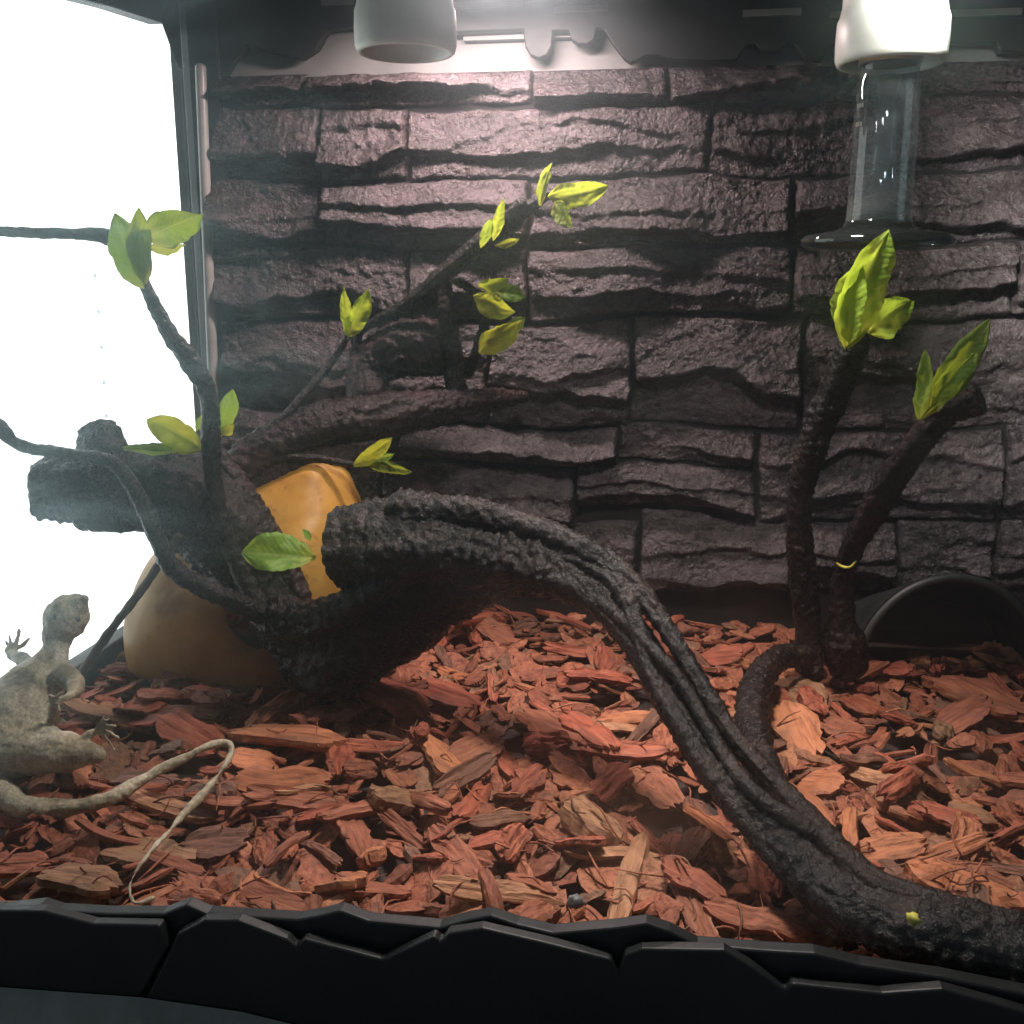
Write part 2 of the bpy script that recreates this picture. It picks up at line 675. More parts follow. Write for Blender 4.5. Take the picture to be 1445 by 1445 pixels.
def limb(pts, seed=0, seg=None, step=None, amp=1.0, cap0='round', cap1='round'):
    P, R = path(pts)
    rm = float(R.max())
    seg = seg or int(np.clip(2 * PI * rm / 0.0012, 14, 96))
    step = step or float(np.clip(rm * 0.1, 0.0009, 0.0015))
    return sweep(P, R, seg, step, bark_disp(seed, amp), cap0, cap1)


# ================================================================== TERRARIUM
XL, XR = -0.385, 0.515           # side walls
YF, YB = 0.335, 0.812            # front glass, rear wall
ZB, ZT = -0.06, 0.485

tank = thing('terrarium', 'black framed glass terrarium with moulded rocky front rim', 'terrarium')
ob('base_pan', box(XL, XR, YF + 0.004, YB + 0.02, ZB - 0.02, ZB), 'black_plastic', tank, False)
ob('lid', box(XL - 0.01, XR + 0.01, 0.30, YB + 0.03, ZT, ZT + 0.02), 'black_plastic', tank, False)
ob('back_wall', box(XL, XR, YB + 0.004, YB + 0.012, ZB, ZT), 'pale_panel', tank, False)
ob('right_wall', box(XR, XR + 0.008, YF, YB + 0.02, ZB, ZT), 'black_plastic', tank, False)
ob('front_glass', box(XL + 0.006, XR - 0.002, YF, YF + 0.003, ZB + 0.003, ZT - 0.002), 'front_glass', tank, False)
ob('side_glass', box(XL - 0.004, XL - 0.001, YF + 0.008, YB, ZB + 0.003, ZT - 0.002), 'side_glass', tank, False)

# left side: lower rail, upper rail with its stepped contour, corner post, silicone seal
e0, e1 = PX(95, 945, XL), PX(185, 890, XL)
zr = 0.5 * (e0[2] + e1[2])
bevel(ob('side_rail', box(XL - 0.012, XL + 0.003, YF + 0.005, YB, ZB, zr), 'black_plastic', tank, False), 0.002)
q = [PX(a, b_, XL) for a, b_ in ((-60, -48), (120, 0), (160, 10), (234, 34))]
q = [np.array([XL, min(p[1], YB - 0.001), p[2]]) for p in q]
poly = [(XL, YF + 0.005, ZT - 0.001)] + [tuple(p) for p in q if p[1] > YF + 0.006] + [(XL, YB, q[-1][2]), (XL, YB, ZT - 0.001)]
bevel(ob('side_top_rail', prism(poly, (-0.014, 0, 0)), 'black_plastic', tank, False), 0.0015)
x0 = PY(251, 95, YB)[0]
x1 = PY(318, 300, YB - 0.02)[0]
xp = PY(252, 95, YB - 0.004)[0]
post = [(xp, YB - 0.004), (XL + 0.016, YB - 0.004), (XL + 0.016, YB - 0.012), (XL + 0.024, YB - 0.016), (x1, YB - 0.016), (x1, YB + 0.004), (xp, YB + 0.004)]
bevel(ob('corner_post', prism([(a, b_, ZB) for a, b_ in post], (0, 0, ZT - ZB - 0.001)), 'black_plastic', tank, False), 0.002)
hd = [PY(a, b_, YB - 0.005) for a, b_ in ((222, -10), (228, 34), (238, 62), (252, 98), (300, 112), (300, -10))]
bevel(ob('post_head', prism(hd, (0, 0.008, 0)), 'black_plastic', tank, False), 0.001)
pa, pb = PY(283, 96, YB - 0.02), PY(305, 640, YB - 0.02)
ob('corner_seal', sweep([pa, (pa + pb) / 2, pb, pb + (pb - pa) * 0.5], [0.0042] * 4, 16, 0.01), 'grey_seal', tank)

# rear upper frame: rocky lower contour with hanging cable ports
cont = [(-40, 120), (300, 112), (318, 104), (330, 84), (348, 64), (385, 74), (425, 83), (446, 70), (462, 42), (500, 36), (575, 40),
        (640, 46), (738, 42), (741, 66), (748, 78), (760, 83), (772, 78), (779, 66), (781, 44), (803, 44), (806, 56), (816, 63), (829, 63), (839, 56), (843, 40),
        (852, 42), (866, 64), (880, 82), (890, 89), (902, 84), (912, 78), (928, 78), (950, 84), (1000, 86), (1040, 84), (1052, 66), (1065, 62), (1075, 72),
        (1100, 72), (1112, 62), (1122, 64), (1136, 86), (1160, 86), (1172, 64), (1190, 62), (1320, 60), (1405, 60), (1412, 72), (1480, 76), (1900, 60)]
pts = [PY(a, b_, YB - 0.014) for a, b_ in cont]
pts = [p for p in pts if XL < p[0] < XR]
poly = [(pts[0][0], YB - 0.014, ZT - 0.001)] + [tuple(p) for p in pts] + [(pts[-1][0], YB - 0.014, ZT - 0.001)]
fr = bevel(ob('rear_frame', prism(poly, (0, 0.010, 0)), 'black_plastic', tank, False), 0.0012)
for a0, a1, yy in ((640, 738, 9), (782, 858, 15), (455, 500, 4), (1048, 1130, 20), (1172, 1190, 22), (1325, 1440, 21)):
    A, B_ = PY(a0, yy, YB - 0.0142), PY(a1, yy + 2, YB - 0.0142)
    ob('vent_slot', box(A[0], B_[0], YB - 0.017, YB - 0.0145, A[2] - 0.0022, A[2] + 0.0022), 'pale_panel', fr, False)
A, B_ = PY(655, 53, YB), PY(850, 62, YB)
ob('ledge', box(A[0], B_[0], YB - 0.004, YB + 0.0035, A[2] - 0.003, A[2] + 0.001), 'pale_panel', tank, False)

# front lower rim: two layers of moulded rock outline
YA, YS = 0.328, 0.3225
up = [(-200, 1282), (0, 1284), (55, 1278), (80, 1286), (150, 1290), (228, 1290), (262, 1277), (292, 1290), (420, 1298), (452, 1292), (480, 1285), (520, 1300),
      (620, 1309), (660, 1298), (692, 1292), (730, 1305), (780, 1317), (870, 1309), (912, 1303), (945, 1314), (985, 1334), (1080, 1342), (1150, 1346),
      (1215, 1362), (1330, 1379), (1445, 1402), (1700, 1440)]
poly = [tuple(PY(a, b_, YA)) for a, b_ in up]
poly = [(XL - 0.012, YA, ZB), (XL - 0.012, YA, poly[0][2])] + poly[1:] + [(XR + 0.008, YA, poly[-1][2] - 0.004), (XR + 0.008, YA, ZB)]
rim = bevel(ob('front_rim', prism(poly, (0, 0.0065, 0)), 'black_plastic', tank, False), 0.0012, 3)
s1 = [(-200, 1281), (0, 1285), (60, 1286), (130, 1304), (224, 1306), (238, 1336), (172, 1452)]
s2 = [(250, 1318), (286, 1299), (336, 1299), (404, 1325), (418, 1336), (428, 1325), (540, 1354), (612, 1321), (622, 1330), (632, 1317), (680, 1310), (770, 1331),
      (862, 1354), (872, 1374), (882, 1347), (906, 1339), (1022, 1341), (1062, 1365), (1108, 1397), (1118, 1388), (1245, 1402), (1330, 1396), (1400, 1415), (1520, 1450), (1720, 1470)]
pl = [tuple(PY(a, b_, YS)) for a, b_ in s1]
lo = pl[-1]
pl = [(XL - 0.012, YS, ZB), (XL - 0.012, YS, pl[0][2])] + pl[1:] + [(lo[0] - 0.03, YS, ZB)]
bevel(ob('rim_slab', prism(pl, (0, 0.0052, 0)), 'black_plastic', rim, False), 0.0011, 3)
pl2 = [tuple(PY(a, b_, YS)) for a, b_ in s2]
lo2 = tuple(PY(184, 1452, YS))
pl2 = [(lo2[0] - 0.03, YS, ZB), lo2] + pl2 + [(XR + 0.008, YS, pl2[-1][2] - 0.003), (XR + 0.008, YS, ZB)]
bevel(ob('rim_slab', prism(pl2, (0, 0.0053, 0)), 'black_plastic', rim, False), 0.0011, 3)
# flared foot added below the slabs, its pale colour painting in a sheen
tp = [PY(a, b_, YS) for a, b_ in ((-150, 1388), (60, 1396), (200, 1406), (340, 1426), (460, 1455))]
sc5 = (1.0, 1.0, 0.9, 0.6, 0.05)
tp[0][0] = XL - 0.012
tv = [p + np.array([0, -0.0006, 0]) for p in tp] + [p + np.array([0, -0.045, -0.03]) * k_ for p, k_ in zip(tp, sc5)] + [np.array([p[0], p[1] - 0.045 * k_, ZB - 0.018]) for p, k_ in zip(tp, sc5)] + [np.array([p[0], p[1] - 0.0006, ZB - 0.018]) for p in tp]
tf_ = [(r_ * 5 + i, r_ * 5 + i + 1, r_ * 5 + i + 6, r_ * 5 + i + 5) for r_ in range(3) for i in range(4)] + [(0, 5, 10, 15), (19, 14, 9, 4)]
bevel(ob('sheen_foot', (tv, tf_), 'sheen_plastic', rim, False), 0.003, 3)

tb = ob('table', box(-0.42, 0.60, 0.20, 0.90, ZB - 0.06, ZB - 0.02), 'table', None, False)
tag(tb, kind='structure')
so = ob('soil', box(XL + 0.004, XR - 0.002, YF + 0.006, YB, ZB + 0.001, -0.022), 'soil', None, False)
tag(so, kind='structure')

# bright window beyond the left pane
win = thing('bright_window', 'overexposed white window beyond the left glass', 'window')
wc, wn = np.array([-1.25, 1.15, 0.2]), np.array([0.62, -0.785, 0])
wt = np.array([0.785, 0.62, 0])
cor = [wc + wt * a + np.array([0, 0, z]) for a, z in ((-1.75, -0.9), (0.85, -0.9), (0.85, 1.0), (-1.75, 1.0))]
ob('pane', prism(cor, -wn * 0.01), 'daylight', win, False)


def on_window(px, py, off=0.004):
    d = ray(px, py)
    p0 = wc + wn * off
    return EYE + d * (np.dot(p0 - EYE, wn) / np.dot(d, wn))


for px, py in ((134, 389), (139, 440), (143, 490), (147, 540), (150, 587)):
    p = on_window(px, py)
    v, f = lathe([(0.0001, 0.004), (0.004, 0.003), (0.0055, 0), (0.004, -0.003), (0.0001, -0.004)], 10)
    ob('eyelet', (v * np.array([0.5, 0.5, 0.8]) + p, f), 'eyelet', win)

# ================================================================== STONE BACKGROUND
wall = thing('stone_background', 'dark grey moulded stone wall panel along the back of the tank', 'background panel')
YW = 0.800
zt = PY(700, 104, YW)[2]
ob('backing', box(XL + 0.03, XR - 0.003, YW, YB + 0.003, ZB + 0.002, zt - 0.002), 'backing', wall, False)
xe = XR - 0.006
stones = [  # px0, py0, px1, py1 at mid height of each
    (300, 108, 428, 150), (431, 105, 750, 146), (753, 99, 940, 144), (944, 95, 1150, 140), (1154, 90, 1470, 138), (1474, 84, 1800, 132),
    (300, 154, 455, 250), (458, 152, 576, 249), (580, 150, 1000, 247), (1004, 144, 1445, 243), (1449, 138, 1850, 240),
    (302, 254, 455, 342), (458, 252, 745, 343), (749, 250, 1112, 345), (1117, 247, 1452, 342), (1456, 244, 1860, 340),
    (305, 346, 575, 446), (579, 347, 745, 446), (749, 349, 1112, 446), (1117, 346, 1425, 446), (1429, 344, 1860, 446),
    (315, 451, 498, 572), (502, 451, 688, 598), (692, 452, 891, 600), (895, 452, 1130, 600), (1134, 452, 1500, 605), (1504, 450, 1880, 600),
    (318, 576, 498, 650), (502, 602, 560, 650), (564, 603, 871, 652), (875, 604, 1066, 653), (1070, 610, 1408, 732), (1412, 610, 1700, 740), (1704, 610, 1900, 740),
    (320, 654, 540, 740), (544, 656, 810, 738), (814, 657, 1066, 716),
    (320, 744, 806, 832), (810, 736, 900, 830), (904, 724, 1110, 830), (1114, 737, 1258, 830), (1262, 737, 1400, 830), (1404, 744, 1880, 834),
]


def stone_mesh(i, x0, x1, z0, z1):
    w, h = x1 - x0, z1 - z0
    nx, nz = max(10, int(w / 0.0016)), max(10, int(h / 0.0013))
    X, Z = np.meshgrid(np.linspace(x0, x1, nx), np.linspace(z0, z1, nz))
    sd = i * 13.7
    dx = np.minimum(X - x0, x1 - X)
    dz = np.minimum(Z - z0, z1 - Z)
    wob = 0.0022 * fbm(X * 60 + sd, Z * 60, sd, 3)
    edge = sstep(0.0, 0.0024, dx + wob) * sstep(0.0, 0.0022, dz + wob)
    rel = np.zeros_like(X)
    r = np.random.default_rng(100 + i)
    plan = [(r.uniform(0.22, 0.42), 0.0175, 0.70)]
    if h > 0.03:
        plan.append((r.uniform(0.55, 0.72), 0.0062, 0.42))
    if h > 0.05:
        plan.append((r.uniform(0.05, 0.2), 0.004, 0.35))
    for j, (fr_, amp_, ext) in enumerate(plan):
        line = z0 + h * (fr_ + 0.42 * fbm(X * (7 + 6 * r.random()) + sd + 31 * j, 0.5, sd, 3, 0.4)) + 0.0015 * vn(X * 90 + sd, j)
        tt = (Z - line) / h
        a = amp_ * (0.75 + 0.35 * r.random()) * np.clip(0.75 + 0.8 * vn(X * 16 + sd, j + 0.5), 0.05, 1.3)
        rel = rel + a * np.where(tt > 0, np.clip(1 - tt / ext, 0, 1) ** 1.2, sstep(-0.085, 0.0, tt))
    ani = fbm(X * 45 + sd, Z * 120, sd, 4) * 0.0022
    dia = (1 - np.abs(vn(X * 70 + Z * 55 + 2 * vn(X * 30, Z * 30, sd), Z * 25, sd))) ** 3 * 0.0018
    fine = fbm(X * 300, Z * 330, sd, 3) * 0.0016
    tilt = r.uniform(-0.002, 0.003)
    hgt = edge * (0.0030 + tilt + rel + ani + dia) + fine * (0.4 + 0.6 * edge)
    Yp = YW + 0.001 - hgt
    tf = np.clip((zt - Z) / 0.03, 0, 1)
    Xw = X + 0.0045 * fbm(X * 16 + 5, Z * 26, 7.0, 3)
    Z = Z + 0.0075 * tf * fbm(X * 11, Z * 9, 3.0, 3)
    X = np.clip(Xw, XL + 0.033, XR - 0.004)
    V = np.stack([X, Yp, Z], -1).reshape(-1, 3)
    idx = np.arange(nx * nz).reshape(nz, nx)
    q = np.stack([idx[:-1, :-1], idx[:-1, 1:], idx[1:, 1:], idx[1:, :-1]], -1).reshape(-1, 4)
    Fc = [tuple(a) for a in q.tolist()]
    # skirt into the backing so each stone is a solid block
    ring = idx[0, :].tolist() + idx[1:, -1].tolist() + idx[-1, -2::-1].tolist() + idx[-2:0:-1, 0].tolist()
    b0 = len(V)
    back = V[ring].copy()
    back[:, 1] = YW + 0.004
    V = np.vstack([V, back])
    m_ = len(ring)
    Fc += [(ring[(a + 1) % m_], ring[a], b0 + a, b0 + (a + 1) % m_) for a in range(m_)]
    Fc.append(tuple(range(b0, b0 + m_)))
    return V, Fc


for i, (a0, b0, a1, b1) in enumerate(stones):
    A, B_ = PY(a0 - 1.2, (b0 + b1) / 2, YW), PY(a1 + 1.2, (b0 + b1) / 2, YW)
    xa, xb = max(A[0], XL + 0.034), min(B_[0], xe)
    if xb - xa < 0.012:
        continue
    T_, U_ = PY((a0 + a1) / 2, b0 - 1.5, YW), PY((a0 + a1) / 2, b1 + 1.5, YW)
    ob('stone', stone_mesh(i, xa, xb, U_[2], T_[2]), 'stone', wall)

# ================================================================== LEAVES
VIEW = -_f


def leaf(parent, base, tip, wpx, mat='leaf_lime', roll=0.0, curl=0.0, fold=0.42, name='leaf'):
    A, B_ = PY(*base), PY(*tip)
    X = Vector(B_ - A)
    L = X.length
    X.normalize()
    N = Vector(EYE - A).normalized()
    N = (N - X * N.dot(X)).normalized()
    N = Matrix.Rotation(math.radians(roll), 3, X) @ N
    Yv = N.cross(X)
    w = wpx * mpp(A) * 0.56 / max(0.35, math.cos(math.radians(roll)))
    nu, nv = 44, 14
    u = np.linspace(0, 1, nu)[:, None]
    v = np.linspace(-1, 1, nv + 1)[None, :]
    uc = np.clip(u, 0, 1)
    prof = (uc ** 0.9) * (1 - uc) ** 0.92 / 0.283 * (1 + 0.05 * np.sin(uc * PI * 3)) + 0.06 * (1 - uc) ** 3
    x = L * u + 0 * v
    sd = (hash((base[0], tip[0], tip[1])) % 97)
    y = v * w * prof * (1 + 0.035 * np.abs(np.sin(u * 46 + sd)) * np.abs(v) + 0.13 * vn(u * 4.5 + sd, np.sign(v)) + 0.05 * vn(u * 14 + sd, np.sign(v)))
    z = fold * np.abs(y) + curl * L * u ** 2 * (1 + 0 * v) + 0.0045 * L * np.sin((x - np.abs(y) * 0.9) * 2 * PI / (L / 8.0)) * (np.abs(v) ** 0.5) + 0.06 * L * np.sin(u * PI * 1.2 + sd) * u
    z = z + 0.55 * w * fbm(u * 3.2 + sd, v * 1.6, 1.0, 3) * np.abs(v) ** 0.7 + y * 0.45 * (u - 0.3) * (1 if sd % 3 else -1)
    y = y + 0.05 * L * np.sin(u * PI) * (1 if sd % 2 else -1) * 0.5
    V = np.stack([x + 0 * y, y, z], -1).reshape(-1, 3)
    idx = np.arange(nu * (nv + 1)).reshape(nu, nv + 1)
    q = np.stack([idx[:-1, :-1], idx[1:, :-1], idx[1:, 1:], idx[:-1, 1:]], -1).reshape(-1, 4)
    o = obj(name, make_mesh(name, V, [tuple(k) for k in q.tolist()]), mat, parent)
    M = Matrix((X, Yv, N)).transposed().to_4x4()
    M.translation = Vector(A)
    o.matrix_local = M
    return o


# ================================================================== MAIN BRANCH
br = thing('twisted_branch', 'thick near black twisted branch arching over the bark chips from front corner to gourd', 'branch')
m1 = limb([(1720, 1425, .352, 39.6), (1520, 1372, .350, 41.4), (1400, 1342, .354, 41.4), (1300, 1316, .36, 38.7), (1212, 1284, .372, 33.6), (1146, 1238, .388, 31.1), (1096, 1182, .405, 26.9), (1044, 1124, .422, 25.2), (994, 1064, .44, 24.4),
           (947, 986, .46, 23.5), (899, 905, .483, 22.7), (845, 845, .503, 24.4), (782, 808, .52, 32.3), (700, 782, .535, 39.9), (610, 766, .54, 47.5), (530, 770, .542, 54.1), (482, 777, .543, 49.4)],
          1.0, seg=96, step=0.0012, amp=1.0, cap0='round', cap1='cut')
m1b = limb([(1440, 1310, .362, 21.6), (1300, 1276, .37, 23.4), (1215, 1235, .385, 21.0), (1150, 1168, .404, 19.3), (1085, 1096, .424, 15.1), (1035, 1040, .44, 13.4), (988, 965, .458, 11.8), (935, 880, .48, 12.6), (885, 818, .50, 14.3), (820, 772, .515, 16.0), (740, 742, .53, 19.0), (650, 725, .54, 24.7), (570, 728, .545, 32.3)], 7.0)
m1c = limb([(1250, 1325, .362, 21.8), (1150, 1262, .382, 20.2), (1080, 1190, .402, 16.8), (1010, 1105, .424, 14.3), (962, 1030, .442, 12.6), (920, 955, .463, 11.8), (895, 875, .482, 11.8), (870, 822, .498, 12.6), (815, 790, .513, 14.3), (740, 790, .525, 17.1), (660, 812, .535, 19.0)], 11.0)
m1d = limb([(1190, 1200, .398, 12.6), (1130, 1165, .402, 14.3), (1070, 1125, .412, 12.6), (1020, 1062, .432, 10.9), (962, 962, .456, 10.1), (930, 925, .466, 9.2), (872, 868, .487, 10.1), (830, 838, .502, 10.1)], 13.0)
m2 = limb([(790, 800, .53, 32), (700, 802, .55, 40), (620, 830, .565, 50), (540, 880, .578, 56), (472, 925, .588, 58), (430, 928, .597, 40)], 3.0, seg=96)
m3 = limb([(640, 765, .53, 16), (570, 802, .528, 20), (505, 850, .533, 23), (445, 876, .543, 24), (398, 874, .555, 30), (372, 866, .562, 22)], 5.0)
ob('trunk', join(m1, m1b, m1c, m1d, m2, m3), 'bark', br)
l1 = limb([(62, 692, .548, 42), (120, 692, .552, 48), (195, 688, .56, 50), (265, 705, .57, 62), (322, 758, .578, 60), (372, 828, .585, 46), (418, 890, .59, 42), (455, 940, .592, 42)],
          2.0, seg=96, cap0='cut')
l2 = limb([(300, 640, .588, 16), (345, 705, .585, 18), (386, 768, .583, 16), (416, 830, .582, 16), (432, 872, .582, 15)], 8.0)
l3 = limb([(120, 722, .545, 24), (170, 725, .55, 24), (215, 722, .555, 26), (270, 752, .565, 28), (330, 805, .572, 24), (395, 870, .578, 22)], 9.0)
l4 = limb([(150, 668, .548, 34), (146, 640, .55, 32), (142, 618, .553, 28), (138, 606, .555, 24)], 4.0, cap1='cut')
ob('side_log', join(l1, l3, l4), 'bark', br)
ob('side_root', l2, 'bark_red', br)

tw = ob('twig', limb([(203, 398, .53, 8), (236, 466, .535, 11), (272, 516, .54, 14), (294, 560, .545, 12), (298, 640, .55, 12), (308, 720, .55, 11), (336, 800, .553, 11), (372, 862, .556, 12)], 21.0), 'bark', br)
leaf(tw, (203, 406, .522), (161, 300, .508), 46, 'leaf_green', 12, 0.0)
leaf(tw, (206, 400, .520), (197, 291, .506), 27, 'leaf_lime', -18, 0.02)
leaf(tw, (208, 338, .530), (286, 302, .535), 46, 'leaf_green', 22, -0.04)
leaf(tw, (212, 350, .534), (262, 344, .54), 14, 'leaf_yellow', 40, 0.05)
leaf(tw, (206, 316, .535), (233, 300, .54), 14, 'leaf_dark', 10, 0.0)
leaf(tw, (302, 622, .553), (325, 547, .556), 26, 'leaf_green', 25, 0.05)
leaf(tw, (303, 612, .552), (331, 597, .55), 14, 'leaf_yellow', 30, 0.1)
leaf(tw, (276, 608, .552), (291, 579, .557), 14, 'leaf_green', 20, 0.1)
leaf(tw, (288, 634, .548), (211, 590, .545), 38, 'leaf_yellow', -20, 0.06)
leaf(tw, (282, 634, .546), (174, 632, .54), 15, 'leaf_green', 50, -0.05)
tw = ob('twig', limb([(-40, 324, .502, 7), (30, 328, .512, 6.5), (100, 330, .522, 7), (150, 334, .53, 10), (180, 358, .535, 8), (203, 396, .534, 7)], 22.0), 'bark', br)
tw = ob('twig', limb([(-28, 578, .495, 11), (0, 604, .498, 10), (28, 628, .502, 8), (90, 640, .507, 8), (158, 654, .510, 9), (195, 702, .510, 10), (222, 762, .511, 11), (243, 802, .514, 12), (282, 828, .522, 12), (330, 850, .536, 12), (378, 872, .552, 13)], 23.0), 'bark', br)
leaf(tw, (446, 786, .538), (341, 780, .525), 48, 'leaf_green', 28, 0.0)
leaf(tw, (438, 764, .543), (427, 747, .545), 9, 'leaf_green', 20, 0.0)

r1 = limb([(1142, 950, .655, 20), (1140, 885, .652, 18), (1128, 720, .625, 16), (1150, 620, .605, 19), (1178, 550, .59, 20), (1202, 492, .575, 18), (1222, 455, .565, 13)], 31.0, amp=0.9)
tw = ob('twig', r1, 'bark', br)
leaf(tw, (1194, 490, .555), (1254, 322, .525), 54, 'leaf_lime', 14, 0.02)
leaf(tw, (1197, 486, .550), (1214, 372, .535), 42, 'leaf_lime', -25, -0.03)
leaf(tw, (1224, 470, .555), (1282, 424, .56), 46, 'leaf_lime', 20, 0.12)
r2 = limb([(1196, 940, .66, 24), (1188, 905, .655, 27), (1186, 870, .652, 17), (1194, 795, .648, 14), (1236, 712, .63, 19), (1290, 632, .61, 19), (1334, 582, .60, 21), (1382, 566, .592, 20)], 33.0, amp=0.9, cap1='cut')
tw = ob('twig', r2, 'bark_red', br)
leaf(tw, (1298, 592, .585), (1391, 452, .60), 38, 'leaf_lime', 12, 0.03)
leaf(tw, (1312, 574, .580), (1377, 498, .585), 30, 'leaf_lime', 24, -0.03)
leaf(tw, (1297, 592, .583), (1309, 494, .59), 18, 'leaf_lime', -35, 0.0)
P_, R_ = path([(1181, 795, .64, 2.4), (1190, 800, .627, 2.8), (1200, 800, .627, 2.4), (1208, 792, .64, 2.0)])
ob('yellow_ring', sweep(P_, R_ * 0.75, 8, 0.0008), 'yellow_speck', tw)
ob('root', limb([(1140, 925, .650, 14), (1096, 930, .625, 15), (1068, 965, .575, 18), (1060, 1020, .51, 20), (1074, 1080, .452, 22), (1105, 1140, .418, 22)], 35.0), 'bark', br)
for px, py, Y, rr in ((1287, 1296, .346, 13), (1190, 1190, .40, 5)):
    p = PY(px, py, Y)
    v, f = lathe([(0.0001, 1), (0.7, 0.8), (1, 0), (0.7, -0.8), (0.0001, -1)], 9)
    v = v * np.array([1.0, 0.7, 0.8]) * rr * mpp(p) * 0.8
    v = v * (1 + 0.75 * vn(v[:, 0] * 900, v[:, 1] * 900, v[:, 2] * 900 + px))[:, None]
    ob('moss_speck', (v + p, f), 'yellow_speck', br)

# ================================================================== REAR BRANCH
rb = thing('rear_branch', 'dark reddish brown branch with thin leafy twigs leaning on the stone wall', 'branch')
ob('log', join(limb([(322, 676, .64, 26), (380, 632, .66, 30), (450, 602, .68, 32), (530, 588, .70, 30), (600, 576, .72, 24), (680, 566, .745, 16), (740, 560, .77, 8)], 41.0),
               limb([(330, 690, .645, 18), (400, 662, .66, 18), (470, 645, .675, 14), (540, 640, .70, 8)], 44.0)), 'bark_red', rb)
ob('stump', limb([(520, 560, .735, 26), (525, 520, .75, 32), (560, 497, .752, 36), (600, 493, .752, 36), (622, 493, .752, 33)], 42.0, cap1='cut'), 'bark_red', rb)
ob('stub', limb([(646, 565, .742, 14), (640, 520, .75, 13), (632, 455, .752, 12), (628, 395, .752, 9)], 43.0), 'bark', rb)
tw = ob('twig', limb([(322, 648, .64, 6), (392, 596, .66, 6), (440, 545, .68, 6), (476, 500, .70, 5), (492, 474, .71, 4)], 45.0), 'bark', rb)
leaf(tw, (490, 476, .708), (487, 404, .70), 15, 'leaf_lime', -20, 0.03)
leaf(tw, (491, 474, .706), (520, 407, .70), 25, 'leaf_lime', 20, 0.03)
tw = ob('twig', limb([(505, 500, .745, 6), (510, 466, .745, 6), (570, 432, .74, 8), (640, 376, .735, 12), (700, 326, .73, 12), (738, 298, .725, 10), (782, 270, .72, 6)], 46.0), 'bark', rb)
leaf(tw, (678, 350, .722), (692, 307, .715), 13, 'leaf_green', 20, 0.05)
leaf(tw, (696, 340, .722), (710, 278, .715), 14, 'leaf_lime', 25, 0.05)
leaf(tw, (698, 346, .722), (733, 336, .715), 9, 'leaf_yellow', 30, 0.1)
leaf(tw, (774, 278, .714), (859, 262, .70), 34, 'leaf_lime', 16, 0.02)
leaf(tw, (762, 290, .714), (779, 229, .705), 13, 'leaf_lime', -30, 0.05)
leaf(tw, (784, 284, .710), (808, 322, .70), 21, 'leaf_lime', 30, 0.1)
ob('nub', limb([(722, 316, .727, 12), (732, 296, .724, 13), (738, 288, .722, 9)], 49.0), 'bark', tw)
tw = ob('twig', limb([(632, 390, .75, 6), (660, 405, .74, 5), (688, 428, .73, 5), (680, 470, .735, 6), (662, 525, .75, 7)], 47.0), 'bark', rb)
leaf(tw, (668, 418, .722), (728, 440, .71), 30, 'leaf_yellow', 22, 0.04)
leaf(tw, (674, 404, .722), (718, 394, .715), 17, 'leaf_lime', 30, 0.03)
leaf(tw, (700, 410, .725), (742, 420, .72), 22, 'leaf_green', -15, 0.03)
leaf(tw, (676, 497, .722), (736, 452, .712), 32, 'leaf_yellow', 20, 0.04)
leaf(tw, (708, 478, .725), (741, 448, .72), 20, 'leaf_lime', -20, 0.0)
tw = ob('twig', limb([(326, 660, .642, 5), (420, 645, .655, 5), (502, 656, .66, 4), (520, 655, .66, 3)], 48.0), 'bark', rb)
leaf(tw, (499, 657, .655), (554, 616, .65), 21, 'leaf_yellow', 15, 0.05)
leaf(tw, (518, 656, .66), (582, 663, .665), 15, 'leaf_dark', 30, 0.05)
leaf(tw, (518, 654, .66), (556, 640, .665), 12, 'leaf_green', 20, 0.05)

# leaning stick
P_, R_ = path([(96, 985, .562, 6), (140, 912, .556, 6.5), (200, 832, .548, 6), (252, 757, .542, 6)])
st = ob('thin_stick', sweep(P_, R_, 10, 0.002, lambda s, th, P, r: r * 0.25 * fbm(P[..., 0] * 200, P[..., 1] * 200, P[..., 2] * 200, 2)), 'stick')
tag(st, 'thin straight brown stick leaning against the log before the gourd', 'stick')

# ================================================================== GOURD HIDE
gd = thing('gourd_hide', 'hollow ochre gourd shell with a round entrance hole behind the branch', 'hide')
GC = PY(350, 880, .672)
GC[2] = -0.012


def gourd():
    nu, nv = 96, 60
    V = []
    for j in range(nv):
        ph = PI * 0.5 * (j / (nv - 1))
        for i in range(nu):
            th = 2 * PI * i / nu
            x, y, z = math.cos(th), math.sin(th), 0
            V.append((x * math.cos(ph), y * math.cos(ph), math.sin(ph)))
    V = np.array(V)
    # lumpy tilted dome: taller to the right, shoulder to the left
    sx = 0.081
    X = V[:, 0] * sx * (1.0 + 0.10 * np.sin(V[:, 2] * PI))
    Yy = V[:, 1] * 0.074 * (1.0 + 0.10 * np.sin(V[:, 2] * PI))
    Z = np.sin(np.arcsin(np.clip(V[:, 2], 0, 1))) ** 0.94 * 0.136
    Z = Z * (1 + 0.16 * sstep(-0.09, 0.11, X) * V[:, 2])
    X = X + 0.050 * V[:, 2] ** 2
    lump = 0.008 * fbm(V[:, 0] * 1.9 + 3, V[:, 1] * 1.9, V[:, 2] * 1.9, 2)
    X, Yy, Z = X + V[:, 0] * lump, Yy + V[:, 1] * lump, Z + V[:, 2] * lump
    V = np.stack([X, Yy, Z], -1) + GC
    return V, nu, nv


